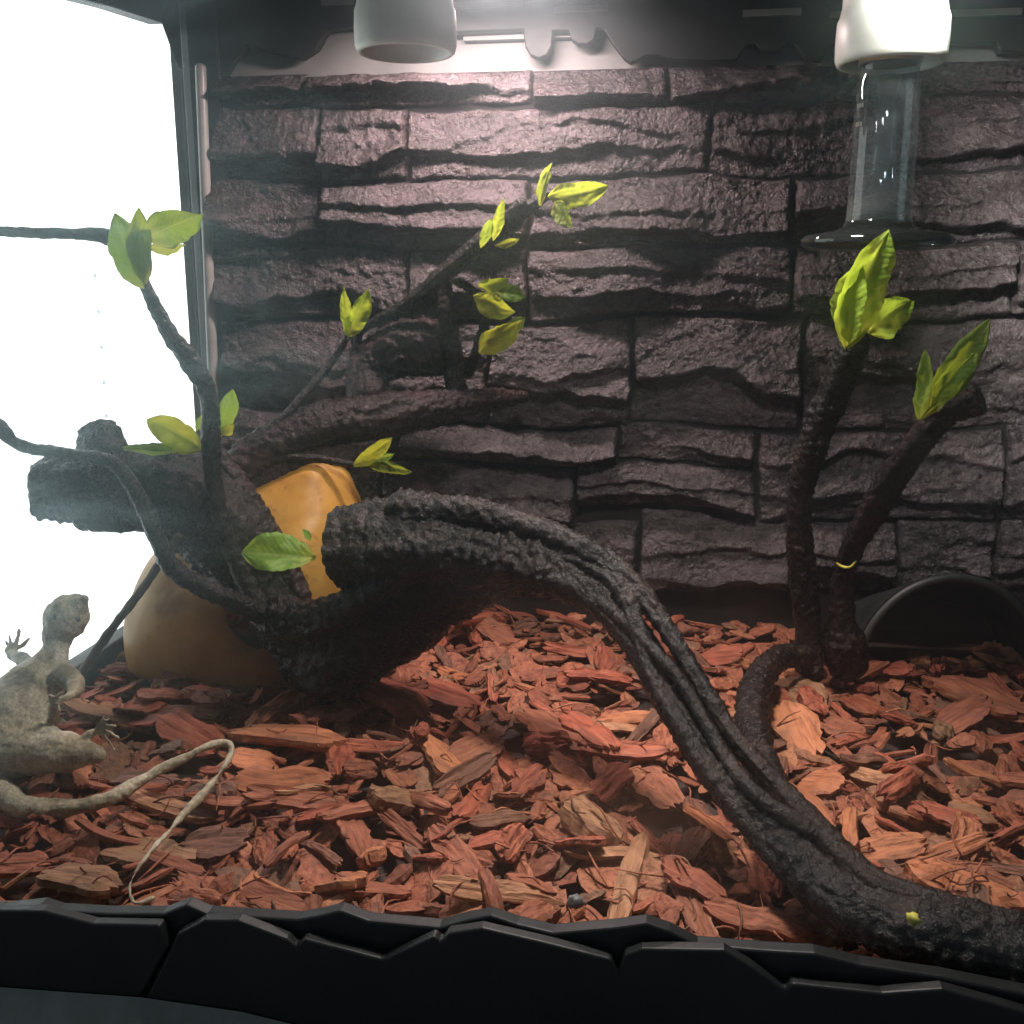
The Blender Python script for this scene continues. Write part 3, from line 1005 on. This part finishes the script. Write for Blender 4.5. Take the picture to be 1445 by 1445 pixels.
V, nu, nv = gourd()
hc = PY(385, 855, .62)
d0 = ray(385, 858)
faces = []
cen_r = []
for j in range(nv - 1):
    for i in range(nu):
        q = (j * nu + i, j * nu + (i + 1) % nu, (j + 1) * nu + (i + 1) % nu, (j + 1) * nu + i)
        faces.append(q)
# entrance hole: snap verts near the rim of an ellipse, drop the faces inside
H0 = PY(376, 868, .605)
rel = V - H0
uu = rel @ _r / 0.0260
ww = rel[:, 2] / 0.0230
front = V[:, 1] < GC[1] - 0.012
rho = np.sqrt(uu ** 2 + ww ** 2)
inside = front & (rho < 1.0)
snap = front & (rho > 0.78) & (rho < 1.14)
for k in np.where(snap)[0]:
    s_ = 1.0 / rho[k]
    V[k] += (_r * (rel[k] @ _r) * (s_ - 1)) * 0.92
    V[k, 2] += rel[k, 2] * (s_ - 1) * 0.92
hard = front & (rho < 0.78)
faces = [q for q in faces if not any(hard[k] for k in q) and not all(inside[k] or snap[k] and rho[k] < 1.0 for k in q)]
sh = ob('shell', (V, faces), 'gourd', gd)
md = sh.modifiers.new('solid', 'SOLIDIFY')
md.thickness, md.offset = 0.004, -1

# ================================================================== CAVE HIDE
cv = thing('cave_hide', 'black plastic cave hide with grey arched rim beside the stone wall', 'hide')
CC = PY(1338, 955, .70)
CC[2] = -0.015


def arch(w, h, y, n=48):
    return [(CC[0] + w * math.cos(a), y, CC[2] + h * math.sin(a)) for a in np.linspace(PI, 0, n)]


ah = PY(1338, 815, .70)[2] - CC[2]
aw = CC[0] - PY(1212, 900, .70)[0]
outer = [arch(aw + 0.004 + 0.004 * t_, ah + 0.003 - 0.032 * t_, .700 + 0.075 * t_) for t_ in np.linspace(0, 1, 6)]
inner = [arch(aw - 0.003 - 0.004 * t_, ah - 0.003 - 0.034 * t_, .700 + 0.075 * t_) for t_ in np.linspace(0, 1, 6)]


def strip(rows):
    V = np.array(rows).reshape(-1, 3)
    n = len(rows[0])
    Fc = [(r_ * n + i, r_ * n + i + 1, (r_ + 1) * n + i + 1, (r_ + 1) * n + i) for r_ in range(len(rows) - 1) for i in range(n - 1)]
    return V, Fc


bk = [inner[-1], arch(0.001, 0.001, .7752)]
ob('shell', join(strip(outer), strip(inner), strip(bk), strip([outer[-1], inner[-1]])), 'black_plastic', cv)
ra = arch(aw, ah, .700, 24)
ob('rim', sweep(ra, [0.0029] * len(ra), 10, 0.004), 'grey_rim' if 'grey_rim' in MAT else 'grey_seal', cv)

# ================================================================== LAMP SOCKETS AND BULB
def socket(px, pyb, Y, label):
    c = PY(px, pyb, Y)
    o = thing('lamp_socket', label, 'lamp socket')
    z0 = c[2]

    def rib(k, i):
        return 0.0004 * (i % 2) if prof[k][2] else 0
    prof = [(0.0195, 0.030, 0), (0.0195, 0.0010, 0), (0.0200, 0, 0), (0.0212, 0, 0), (0.0222, 0.0008, 0), (0.0226, 0.003, 1), (0.0228, 0.010, 1), (0.0225, 0.0175, 1), (0.0215, 0.020, 1),
            (0.0208, 0.0235, 1), (0.0206, 0.032, 1), (0.0204, 0.034, 0), (0.0204, 0.060, 0), (0.0196, 0.062, 0), (0.0196, ZT - z0 + 0.001, 0)]
    K = 1.19
    ob('body', lathe([(a * K, b_ * K if b_ < 0.0625 else b_) for a, b_, _ in prof], 220, rib, (c[0], c[1], z0)), 'ceramic', o)
    ob('inner_cap', lathe([(0.0230, 0.030), (0.008, 0.030), (0.007, 0.026), (0.0001, 0.026)], 48, None, (c[0], c[1], z0)), 'socket_inner', o)
    ob('thread', lathe([(0.0165 + 0.0012 * (k % 2), 0.010 + 0.0022 * k) for k in range(8)], 48, None, (c[0], c[1], z0)), 'brass', o)
    return c


socket(573, 76, .58, 'empty white lamp socket with open mouth hanging over the left branch')
c = socket(1256, 92, .58, 'glaring white lamp socket holding the smoked glass bulb')
bu = thing('heat_bulb', 'smoked clear glass bulb with flat disc end screwed into the bright socket', 'bulb')
k = mpp(c)
prof = [(0.0150, 0.012), (0.0150, 0.0), (0.0145, -0.003), (40 * k, -0.006), (43 * k, -0.010), (44 * k, -0.040), (45 * k, -0.070), (46 * k, -0.0765), (50 * k, -0.0795), (62 * k, -0.0815), (86 * k, -0.0828),
        (102 * k, -0.0838), (108 * k, -0.0862), (106 * k, -0.0890), (96 * k, -0.0908), (60 * k, -0.0918), (0.0001, -0.0920)]
ob('stem', lathe([(0.0001, -0.004), (0.006, -0.005), (0.0055, -0.040), (0.008, -0.062), (0.0001, -0.064)], 32, None, tuple(c)), 'bulb_glass', bu)
gb = ob('glass', lathe(prof[:8], 96, None, tuple(c)), 'bulb_glass', bu)
ob('disc', lathe(prof[7:], 96, None, tuple(c)), 'bulb_disc', bu)
ob('screw_base', lathe([(0.0001, 0.020), (0.010, 0.020), (0.0155, 0.014), (0.0155, 0.0005), (0.0135, 0.0003)], 48, None, tuple(c)), 'brass', bu)
for dz in (-0.020, -0.029):
    for dx in (-0.002, 0.0, 0.002):
        a = math.radians(205) + dx * 60
        p = c + np.array([44.5 * k * math.cos(a), 44.5 * k * math.sin(a), dz])
        ob('print_mark', box(p[0] - .0004, p[0] + .0003, p[1] - .0003, p[1] + .0003, p[2] - .0011, p[2] + .0010), 'pale_panel', gb, False)

# ================================================================== LIZARD
lz = thing('lizard', 'pale grey scaly lizard climbing up the left glass with long curled tail', 'lizard')


def seg_px(pts, seg=16, step=0.0015, cap0='round', cap1='round', flat=1.0, fd=None):
    P, R = path(pts)
    return sweep(P, R, seg, step, None, cap0, cap1, flat, fd)


CAMV = tuple(-_f)
pieces = [
    seg_px([(8, 1070, .452, 40), (12, 1045, .455, 58), (26, 1005, .463, 58), (50, 968, .473, 44), (70, 940, .481, 27), (79, 914, .485, 17), (82, 897, .488, 22), (90, 878, .490, 31), (101, 863, .490, 28), (112, 851, .489, 15), (120, 845, .488, 6)], 28, 0.0015, flat=0.72, fd=CAMV),
    seg_px([(5, 1055, .455, 34), (-14, 1085, .446, 26), (0, 1115, .436, 19), (36, 1138, .428, 16), (84, 1141, .425, 14), (150, 1128, .428, 11), (225, 1087, .445, 8), (285, 1057, .457, 6.5), (318, 1049, .460, 5.5),
            (326, 1064, .455, 5), (300, 1104, .436, 4.8), (250, 1160, .405, 4.2), (205, 1212, .380, 3.8), (184, 1248, .364, 3.4), (190, 1274, .352, 2.8), (216, 1268, .354, 2)], 14, 0.0015),
    seg_px([(62, 955, .476, 16), (38, 935, .490, 11), (20, 926, .503, 8), (14, 918, .508, 7)], 12),
    seg_px([(88, 950, .472, 16), (106, 966, .465, 11), (98, 982, .455, 8), (80, 988, .450, 6)], 12),
    seg_px([(30, 1055, .452, 40), (85, 1060, .446, 30), (136, 1066, .441, 13)], 16),
    seg_px([(136, 1066, .441, 11), (118, 1046, .446, 8), (128, 1036, .448, 7), (140, 1030, .45, 5)], 12),
]
for fx, fy, Y in ((13, 898, .512), (27, 890, .514), (40, 902, .512), (8, 905, .511), (29, 925, .508)):
    pieces.append(seg_px([(15, 917, .508, 4), ((15 + fx) / 2 + 2, (917 + fy) / 2 + 3, .510, 2.6), (fx, fy, Y, 1.6)], 8, 0.0008, cap1='point'))
for fx, fy in ((64, 992), (68, 982), (72, 1000), (84, 1002), (86, 978)):
    pieces.append(seg_px([(80, 988, .450, 4.5), ((80 + fx) / 2, (988 + fy) / 2 - 2, .447, 3), (fx, fy, .446, 1.8)], 8, 0.0008, cap1='point'))
for fx, fy in ((152, 1016), (162, 1024), (166, 1040), (162, 1058), (146, 1012)):
    pieces.append(seg_px([(138, 1031, .45, 5), ((138 + fx) / 2, (1031 + fy) / 2 - 3, .449, 3), (fx, fy, .447, 1.8)], 8, 0.0008, cap1='point'))
me = make_mesh('body', *join(*pieces))
tmp = bpy.data.objects.new('tmp_body', me)
COL.objects.link(tmp)
md = tmp.modifiers.new('r', 'REMESH')
md.mode, md.voxel_size = 'VOXEL', 0.0007
md = tmp.modifiers.new('s', 'SMOOTH')
md.factor, md.iterations = 0.5, 3
dg = bpy.context.evaluated_depsgraph_get()
me2 = bpy.data.meshes.new_from_object(tmp.evaluated_get(dg))
bpy.data.objects.remove(tmp)
me2.polygons.foreach_set('use_smooth', [True] * len(me2.polygons))
n_ = len(me2.vertices)
co = np.empty(n_ * 3)
no = np.empty(n_ * 3)
me2.vertices.foreach_get('co', co)
me2.vertices.foreach_get('normal', no)
co, no = co.reshape(-1, 3), no.reshape(-1, 3)
co = co + no * (0.0016 * fbm(co[:, 0] * 95, co[:, 1] * 95, co[:, 2] * 95, 3) + 0.0006 * (0.55 - worley(co[:, 0] * 450, co[:, 1] * 450, co[:, 2] * 450)))[:, None]
me2.vertices.foreach_set('co', co.reshape(-1))
me2.update()
me2.materials.clear()
me2.name = 'body'
obj('body', me2, 'lizard_skin', lz)
sv = []
for x_, y_, Y_, dx_, dy_ in [(58, 958, .476, -7, -3), (48, 968, .474, -7, -2), (38, 980, .472, -7, -1), (28, 992, .470, -7, 0), (18, 1004, .467, -7, 1), (92, 972, .470, 7, 1), (92, 986, .467, 7, 2), (88, 1000, .464, 7, 2), (86, 1016, .460, 7, 3)]:
    P_, R_ = path([(x_, y_, Y_, 3.2), (x_ + dx_ * 0.5, y_ + dy_ * 0.5, Y_ - 0.001, 2.0), (x_ + dx_, y_ + dy_, Y_ - 0.002, 0.6)])
    sv.append(sweep(P_, R_, 6, 0.002, None, 'round', 'point'))
ob('spines', join(*sv), 'lizard_skin', lz)
for ex, ey, Y in ((110, 874, .4775), (76, 870, .481)):
    p = PY(ex, ey, Y)
    ob('eye', lathe([(0.0001, 0.0014), (0.0010, 0.0010), (0.0014, 0), (0.0010, -0.0010), (0.0001, -0.0014)], 12, None, tuple(p)), 'eye_dark', lz)

# ================================================================== BARK CHIPS
def chip_mesh(seed, L, W, T, nu=20, nv=9, p=2.6, ridge=1.0, curl=0.0, bend=0.0, jag=0.2):
    u = np.linspace(-1, 1, nu)[:, None]
    v = np.linspace(-1, 1, nv)[None, :]
    sd = seed * 7.31
    wu = (1 - np.abs(u * 0.985) ** p) ** (1 / p)
    wl = wu * (1 + 0.22 * vn(u * 2.3 + sd, 1.5) + 0.12 * vn(u * 6 + sd, 8.5)) * W / 2
    wr_ = wu * (1 + 0.22 * vn(u * 2.3 + sd, 4.5) + 0.12 * vn(u * 6 + sd, 3.5)) * W / 2
    y = np.where(v < 0, v * wl, v * wr_) + 0.10 * W * vn(u * 1.4 + sd, 9.5)
    x = u * L / 2 * (1 + jag * vn(v * 3.1 + sd, np.sign(u) * 2.5) + jag * 0.8 * vn(v * 8 + sd, np.sign(u) * 5.5)) + 0 * v
    g = vn(v * 3.4 + 0.35 * vn(u * 1.6, sd) + sd, u * 0.9 + sd)
    g2 = vn(v * 9 + sd + 0.3 * u, u * 1.7 - sd)
    lay = np.floor((g * 0.6 + g2 * 0.4) * 3.0) / 3.0 * 0.7 + (g * 0.6 + g2 * 0.4) * 0.3
    e = 1 - np.maximum(np.abs(u), np.abs(v)) ** 5 * 0.45
    zt_ = T * (0.5 + 0.32 * ridge * lay) * e
    zb_ = -T * (0.5 + 0.18 * ridge * vn(v * 4 - sd, u * 2)) * e
    cz = curl * (y / (W / 2)) ** 2 * W * 0.25 + bend * u ** 2 * L * 0.15 + 0.05 * L * vn(u * 1.2 + sd, 20.5)
    top = np.stack([x, y, zt_ + cz], -1)
    bot = np.stack([x * (0.96 + 0.05 * vn(v * 5, sd)), y * 0.95, zb_ + cz], -1)
    V = np.vstack([top.reshape(-1, 3), bot.reshape(-1, 3)])
    idx = np.arange(nu * nv).reshape(nu, nv)
    n = nu * nv
    q = np.stack([idx[:-1, :-1], idx[1:, :-1], idx[1:, 1:], idx[:-1, 1:]], -1).reshape(-1, 4)
    Fc = [tuple(a) for a in q.tolist()] + [tuple(a[::-1]) for a in (q + n).tolist()]
    ring = idx[:, 0].tolist() + idx[-1, 1:].tolist() + idx[-2::-1, -1].tolist() + idx[0, -2:0:-1].tolist()
    m_ = len(ring)
    # frayed middle layer round the edge
    midl = (V[ring] + V[[r_ + n for r_ in ring]]) / 2
    c0 = midl.mean(0)
    midl = c0 + (midl - c0) * (1 + 0.05 * vn(np.arange(m_) * 0.9 + sd, 3.3))[:, None]
    b0 = len(V)
    V = np.vstack([V, midl])
    for a in range(m_):
        a2 = (a + 1) % m_
        Fc.append((ring[a2], ring[a], b0 + a, b0 + a2))
        Fc.append((b0 + a2, b0 + a, ring[a] + n, ring[a2] + n))
    return V, Fc


HX0, HY0, HC = XL, YF, 0.002
HNX, HNY = int((XR - XL) / HC), int((YB - YF) / HC)
gx = XL + (np.arange(HNX) + 0.5) * HC
gy = YF + (np.arange(HNY) + 0.5) * HC
GX, GY = np.meshgrid(gx, gy)
HM = -0.015 + 0.005 * fbm(GX * 12, GY * 12, 2.0, 3) + 0.006 * np.exp(-(((GX + 0.07) / 0.10) ** 2 + ((GY - 0.70) / 0.08) ** 2))


def settle(x, y, yaw, L, W, T, tiltr, q=0.72):
    """rest a chip on the height field: returns its matrix and raises the field"""
    i0, i1 = int((x - L / 2 - HX0) / HC), int((x + L / 2 - HX0) / HC) + 1
    j0, j1 = int((y - L / 2 - HY0) / HC), int((y + L / 2 - HY0) / HC) + 1
    i0, i1, j0, j1 = max(i0, 0), min(i1, HNX), max(j0, 0), min(j1, HNY)
    if i1 - i0 < 2 or j1 - j0 < 2:
        return None
    X, Y, H = GX[j0:j1, i0:i1] - x, GY[j0:j1, i0:i1] - y, HM[j0:j1, i0:i1]
    cu, su = math.cos(yaw), math.sin(yaw)
    U, V = X * cu + Y * su, -X * su + Y * cu
    m = (U / (L / 2)) ** 2 + (V / (W / 2)) ** 2 < 0.85
    if m.sum() < 4:
        return None
    A = np.stack([U[m], V[m], np.ones(m.sum())], -1)
    ab, *_ = np.linalg.lstsq(A, H[m], rcond=None)
    a, b_ = np.clip(ab[0] * 0.85 + random.gauss(0, tiltr), -0.6, 0.6), np.clip(ab[1] * 0.85 + random.gauss(0, tiltr * 1.6), -0.7, 0.7)
    res = H[m] - a * U[m] - b_ * V[m]
    c_ = np.quantile(res, q)
    new = c_ + a * U + b_ * V + T
    H[m] = np.maximum(H[m], new[m])
    ex = Vector((cu, su, a)).normalized()
    ey = Vector((-su, cu, b_))
    n = ex.cross(ey).normalized()
    ey = n.cross(ex)
    M = Matrix((ex, ey, n)).transposed().to_4x4()
    M.translation = Vector((x, y, c_ + T * 0.5))
    return M


def in_view(x, y, z=0.0):
    d = np.array([x, y, z]) - EYE
    w = d @ _f
    return 722.5 + F * (d @ _r) / w, 722.5 - F * (d @ _u) / w


def blocked(x, y):
    if ((x - GC[0]) / 0.070) ** 2 + ((y - GC[1]) / 0.064) ** 2 < 1:
        return True
    if abs(x - CC[0]) < aw + 0.012 and y > 0.735:
        return True
    return False


# --- the fine litter underneath: far too many to count
kinds = [chip_mesh(300 + k, 1, random.choice((0.35, 0.55, 0.75)), random.choice((0.12, 0.2)), 7, 5, random.choice((2, 3, 5))) for k in range(14)]
LV, LF, off = [], [], 0
for k in range(3000):
    x, y = random.uniform(XL + 0.012, XR - 0.02), random.uniform(YF + 0.013, YB - 0.025)
    if x > 0.36 and random.random() < 0.7 or blocked(x, y):
        continue
    kv, kf = kinds[k % 14]
    L = random.uniform(0.010, 0.029)
    ext = kv.max(0) - kv.min(0)
    M = settle(x, y, random.uniform(0, 2 * PI), L, L * ext[1], L * 0.15, 0.28, 0.5)
    if M is None:
        continue
    A = np.array(M)
    P = (kv * L) @ A[:3, :3].T + A[:3, 3]
    P[:, 0] = np.clip(P[:, 0], XL + 0.004, XR - 0.003)
    P[:, 1] = np.clip(P[:, 1], YF + 0.005, YB - 0.014)
    LV.append(P)
    LF += [tuple(i + off for i in q_) for q_ in kf]
    off += len(kv)
HMAX = HM.max()
lit = ob('bark_litter', (np.vstack(LV), LF), 'chip_litter', None, False)
tag(lit, 'fine reddish bark crumbs filling the gaps under the larger chips', 'bark litter', kind='stuff')

# --- chip kinds (mesh data shared by their copies)
KIND = {}


def chip_kind(style, i, L, W, T, **kw):
    v, f = chip_mesh(sum(map(ord, style)) + i * 3.1, L, W, T, **kw)
    me = make_mesh('bark_chip', v, f, False)
    me.materials.append(MAT['chip'])
    KIND.setdefault(style, []).append((me, L, W, T))


for i in range(7):
    chip_kind('slab', i, 0.030, random.uniform(0.016, 0.021), random.uniform(0.004, 0.0065), p=3.4, ridge=0.8, curl=random.uniform(-.3, .3))
for i in range(7):
    chip_kind('strip', i, 0.040, random.uniform(0.008, 0.012), random.uniform(0.003, 0.0055), p=4, ridge=1.2, bend=random.uniform(-.4, .4), jag=0.14)
for i in range(6):
    chip_kind('chunk', i, 0.026, random.uniform(0.014, 0.018), random.uniform(0.009, 0.012), p=3.5, ridge=1.0, nv=11)
for i in range(6):
    chip_kind('flake', i, 0.027, random.uniform(0.016, 0.022), random.uniform(0.0024, 0.0034), p=2.4, ridge=0.5, curl=random.uniform(-.6, .6), jag=0.1)
NOUN = {'slab': 'broad bark slab', 'strip': 'narrow bark strip', 'chunk': 'blocky bark chunk', 'flake': 'thin bark flake'}
TONE = {'brick red': (0.30, 0.072, 0.039), 'bright orange': (0.42, 0.15, 0.066), 'rusty brown': (0.23, 0.072, 0.038), 'dark brown': (0.12, 0.058, 0.038),
        'olive brown': (0.21, 0.125, 0.065), 'pale tan': (0.37, 0.19, 0.10)}
TONES = ['brick red'] * 10 + ['bright orange'] * 3 + ['rusty brown'] * 9 + ['dark brown'] * 4 + ['olive brown'] * 1 + ['pale tan'] * 1
MARKS = [('beside the gourd shell', GC[0], GC[1]), ('by the lizard tail', *PZ(200, 1110, 0)[:2]), ('by the lizard feet', *PZ(90, 1060, 0)[:2]),
         ('beside the dark trunk base', *PZ(480, 985, 0)[:2]), ('under the branch arch', *PZ(720, 905, 0)[:2]), ('in the open middle of the litter', *PZ(700, 1090, 0)[:2]),
         ('along the middle of the front rim', *PZ(640, 1275, 0)[:2]), ('by the rim where the tail tip lies', *PZ(220, 1270, 0)[:2]), ('left of the branch foot', *PZ(930, 1200, 0)[:2]),
         ('right of the branch foot', *PZ(1300, 1210, 0)[:2]), ('inside the root bend', *PZ(1120, 1040, 0)[:2]), ('between root and cave hide', *PZ(1270, 1010, 0)[:2]),
         ('before the cave hide mouth', *PZ(1380, 960, 0)[:2]), ('at the foot of the upright twigs', *PZ(1140, 950, 0)[:2]), ('between arch and upright twigs', *PZ(1010, 900, 0)[:2])]
placed = []
nchip = 0


def put_chip(style, x, y, yaw, scale, label=None, tilt=0.16, q=0.75, sx=None, tone=None):
    global nchip
    me, L, W, T = random.choice(KIND[style])
    sL, sW = (scale, scale) if sx is None else sx
    M = settle(x, y, yaw, L * sL, W * sW, T * min(sL, sW), tilt, q)
    if M is None:
        return None
    o = bpy.data.objects.new('bark_chip', me)
    COL.objects.link(o)
    o.matrix_world = M @ Matrix.Diagonal((sL, sW, min(sL, sW), 1))
    tone = tone or random.choice(TONES)
    j = random.uniform(0.85, 1.15)
    o.color = (*[c_ * j for c_ in TONE[tone]], 1)
    near = min(MARKS, key=lambda m_: (m_[1] - x) ** 2 + (m_[2] - y) ** 2)[0]
    size = 'small' if scale < 0.7 else ('large' if scale > 0.92 else 'middling')
    tag(o, label or f'{size} {tone} {NOUN[style]} {near}', 'bark chip', 'bark chips ' + near)
    nchip += 1
    return o


# chips that stand out in the photograph: (x0,y0)-(x1,y1) end to end, width px
special = [
    ('flake', 1092, 1085, 1172, 1148, 62, 'large smooth oval bark flake touching the foot of the twisted branch'),
    ('slab', 1190, 1168, 1304, 1172, 48, 'broad pale orange bark slab with a dark split edge near the branch foot'),
    ('chunk', 1282, 1215, 1440, 1262, 86, 'very large lumpy orange bark chunk between branch and right front corner'),
    ('slab', 1206, 1222, 1262, 1228, 34, 'small square pale bark block tucked against the branch bend'),
    ('strip', 606, 1278, 792, 1248, 26, 'long straight pale bark strip lying along the front rim'),
    ('strip', 640, 905, 760, 842, 26, 'long curved bark strip sweeping under the top of the arch'),
    ('strip', 760, 845, 830, 880, 16, 'bent bark strip hooked under the arch of the branch'),
    ('slab', 228, 1012, 304, 1040, 42, 'rounded brick red bark block with a dark crack before the gourd'),
    ('slab', 326, 1022, 474, 1050, 54, 'wide layered orange bark slab with torn upper edge before the gourd'),
    ('strip', 330, 1078, 462, 1090, 46, 'flat sawn brown bark plank under the wide orange slab'),
    ('chunk', 350, 1010, 420, 970, 34, 'bright orange ragged bark chunk rising beside the gourd foot'),
    ('strip', 95, 990, 205, 1005, 36, 'pale fibrous bark strip under the lizard hand'),
    ('strip', 200, 985, 300, 1000, 40, 'fibrous stacked bark strip in front of the gourd'),
    ('chunk', 260, 965, 316, 985, 40, 'small curled bark knob touching the gourd foot'),
    ('strip', 120, 1105, 232, 1090, 30, 'smooth bark strip lying under the lizard tail'),
    ('strip', 178, 1120, 300, 1132, 34, 'pale banded bark strip inside the loop of the lizard tail'),
    ('slab', 160, 1160, 262, 1205, 62, 'big dull brown bark slab below the lizard tail'),
    ('strip', -10, 1270, 82, 1272, 24, 'ochre bark plank wedged behind the front rim slab'),
    ('slab', 60, 1230, 160, 1250, 60, 'dull grey brown bark slab beside the front glass'),
    ('slab', 505, 962, 592, 1000, 62, 'round flat brick red bark disc beside the dark trunk base'),
    ('slab', 590, 955, 668, 990, 44, 'angular brick red bark slab next to the round disc'),
    ('slab', 735, 990, 826, 1055, 50, 'large smooth mauve brown bark slab in the middle of the litter'),
    ('slab', 800, 1005, 860, 1055, 46, 'smooth tapered bark slab beside the mauve slab'),
    ('slab', 592, 1045, 664, 1090, 48, 'brick red bark slab with an orange tip in mid litter'),
    ('strip', 690, 1020, 728, 1075, 30, 'upright ridged bark strip in mid litter'),
    ('strip', 565, 1095, 632, 1165, 24, 'long brown bark strip leaning into a dark hollow'),
    ('chunk', 798, 1140, 866, 1178, 50, 'pale rounded bark chunk with a flat top near the front'),
    ('strip', 800, 1190, 930, 1188, 30, 'straight pale bark strip behind the front rim'),
    ('strip', 612, 1175, 690, 1240, 42, 'fibrous diagonal bark strip behind the front rim'),
    ('strip', 860, 1290, 905, 1175, 34, 'splintered pale bark strip standing near the front rim'),
    ('slab', 1322, 950, 1445, 1020, 70, 'broad dark red bark slab before the cave hide'),
    ('slab', 1090, 950, 1155, 1000, 56, 'dark olive brown bark slab at the foot of the upright twigs'),
    ('strip', 1240, 1050, 1305, 1090, 36, 'wedge shaped bark strip with a sharp lit face right of the branch'),
    ('strip', 1245, 1135, 1305, 1085, 30, 'long wedge of bark pointing to the branch foot'),
    ('slab', 1290, 1130, 1385, 1150, 46, 'flat red bark slab right of the wedge shaped strips'),
    ('strip', 968, 1115, 1030, 1180, 18, 'bright orange splinter of bark beside the branch trunk'),
    ('slab', 905, 1075, 955, 1110, 44, 'brown square bark block with a black crack beside the trunk'),
    ('slab', 1098, 1000, 1150, 1050, 50, 'knobbly bright orange bark slab inside the root bend'),
]
for style, ax, ay, bx, by, wp, lab in special:
    A, B_ = PZ(ax, ay, 0.0), PZ(bx, by, 0.0)
    mid = (A + B_) / 2
    d = B_ - A
    L = float(np.hypot(d[0], d[1]))
    me, L0, W0, T0 = KIND[style][0]
    # width seen across the chip, corrected for the slant of the ground
    W = min(wp * mpp(mid) * 1.1, L * 0.9)
    cx, cy = float(np.clip(mid[0], XL + 0.02, XR)), float(np.clip(mid[1], YF + 0.022, YB))
    tone = 'brick red'
    for key, tn in (('orange', 'bright orange'), ('pale', 'pale tan'), ('ochre', 'pale tan'), ('brick', 'brick red'), ('olive', 'olive brown'), ('dull', 'olive brown'), ('dark red', 'rusty brown'), ('brown', 'rusty brown'), ('oval', 'bright orange'), ('fibrous', 'rusty brown')):
        if key in lab:
            tone = tn
            break
    put_chip(style, cx, cy, math.atan2(d[1], d[0]), 1, lab, 0.10, 0.8, (L / L0, W / W0), tone)
    placed.append((cx, cy, 0.5 * W))

styles = ['slab'] * 9 + ['strip'] * 8 + ['chunk'] * 5 + ['flake'] * 5
tries = 0
cand = []
while nchip < 298 and tries < 6000:
    tries += 1
    px, py = random.uniform(-10, 1455), random.uniform(835, 1400)
    p = PZ(px, py, 0.0)
    x, y = p[0], p[1]
    if not (XL + 0.02 < x < XR - 0.02 and YF + 0.016 < y < YB - 0.03) or blocked(x, y):
        continue
    if random.random() > (0.45 + 0.55 * min(1, (y / 0.55) ** 2)):
        continue
    if any((x - a) ** 2 + (y - b_) ** 2 < (c_ + 0.006) ** 2 for a, b_, c_ in placed):
        continue
    near = sum((x - a) ** 2 + (y - b_) ** 2 < 0.011 ** 2 for a, b_ in cand)
    if near:
        continue
    sc_ = random.choice((random.uniform(0.5, 0.75), random.uniform(0.65, 0.95), random.uniform(0.85, 1.15)))
    if put_chip(random.choice(styles), x, y, random.gauss(0.0, 1.1) if random.random() < 0.75 else random.uniform(0, PI), sc_):
        cand.append((x, y))

# loose straw-thin splinters scattered over everything, past counting
FV, FF, off = [], [], 0
for k in range(330):
    p = PZ(random.uniform(0, 1445), random.uniform(860, 1400), 0.0)
    x, y = p[0], p[1]
    if not (XL + 0.03 < x < XR - 0.03 and YF + 0.022 < y < YB - 0.04) or blocked(x, y):
        continue
    L = random.uniform(0.008, 0.030)
    yaw = random.uniform(0, PI)
    M = settle(x, y, yaw, L, 0.004, 0.0006, 0.12, 0.85)
    if M is None:
        continue
    bend = random.uniform(-0.004, 0.004)
    pp = [np.array(M @ Vector((L * u_, bend * (4 * u_ * u_ - 0.5), 0.002 * math.sin(u_ * 5 + k)))) for u_ in (-0.5, -0.2, 0.15, 0.5)]
    v, f = sweep(pp, [0.0003, 0.0006, 0.0005, 0.0002], 5, 0.004, None, 'point', 'point')
    FV.append(v)
    FF += [tuple(i + off for i in q_) for q_ in f]
    off += len(v)
fb = ob('bark_fibres', (np.vstack(FV), FF), 'chip_litter')
tag(fb, 'loose hair thin bark fibres scattered over the chips', 'bark fibre', kind='stuff')

# grey pebble by the front rim
p = PZ(813, 1250, 0.0)
v, f = lathe([(0.0001, 1)] + [(math.sin(a), math.cos(a)) for a in np.linspace(0.25, PI - 0.25, 10)] + [(0.0001, -1)], 20)
v = v * (1 + 0.45 * fbm(v[:, 0] * 1.7 + 4, v[:, 1] * 1.7, v[:, 2] * 1.7, 3))[:, None]
j_, i_ = int((p[1] - HY0) / HC), int((p[0] - HX0) / HC)
p[2] = np.median(HM[max(j_ - 3, 0):j_ + 4, i_ - 3:i_ + 4]) + 0.003
pe = ob('pebble', (v * np.array([0.0036, 0.0030, 0.0046]) + p, f), 'pebble')
tag(pe, 'small smooth grey pebble among the bark by the front rim', 'pebble')
print('chips', nchip, 'HM', np.median(HM[20:200, 40:300]), HM.max())
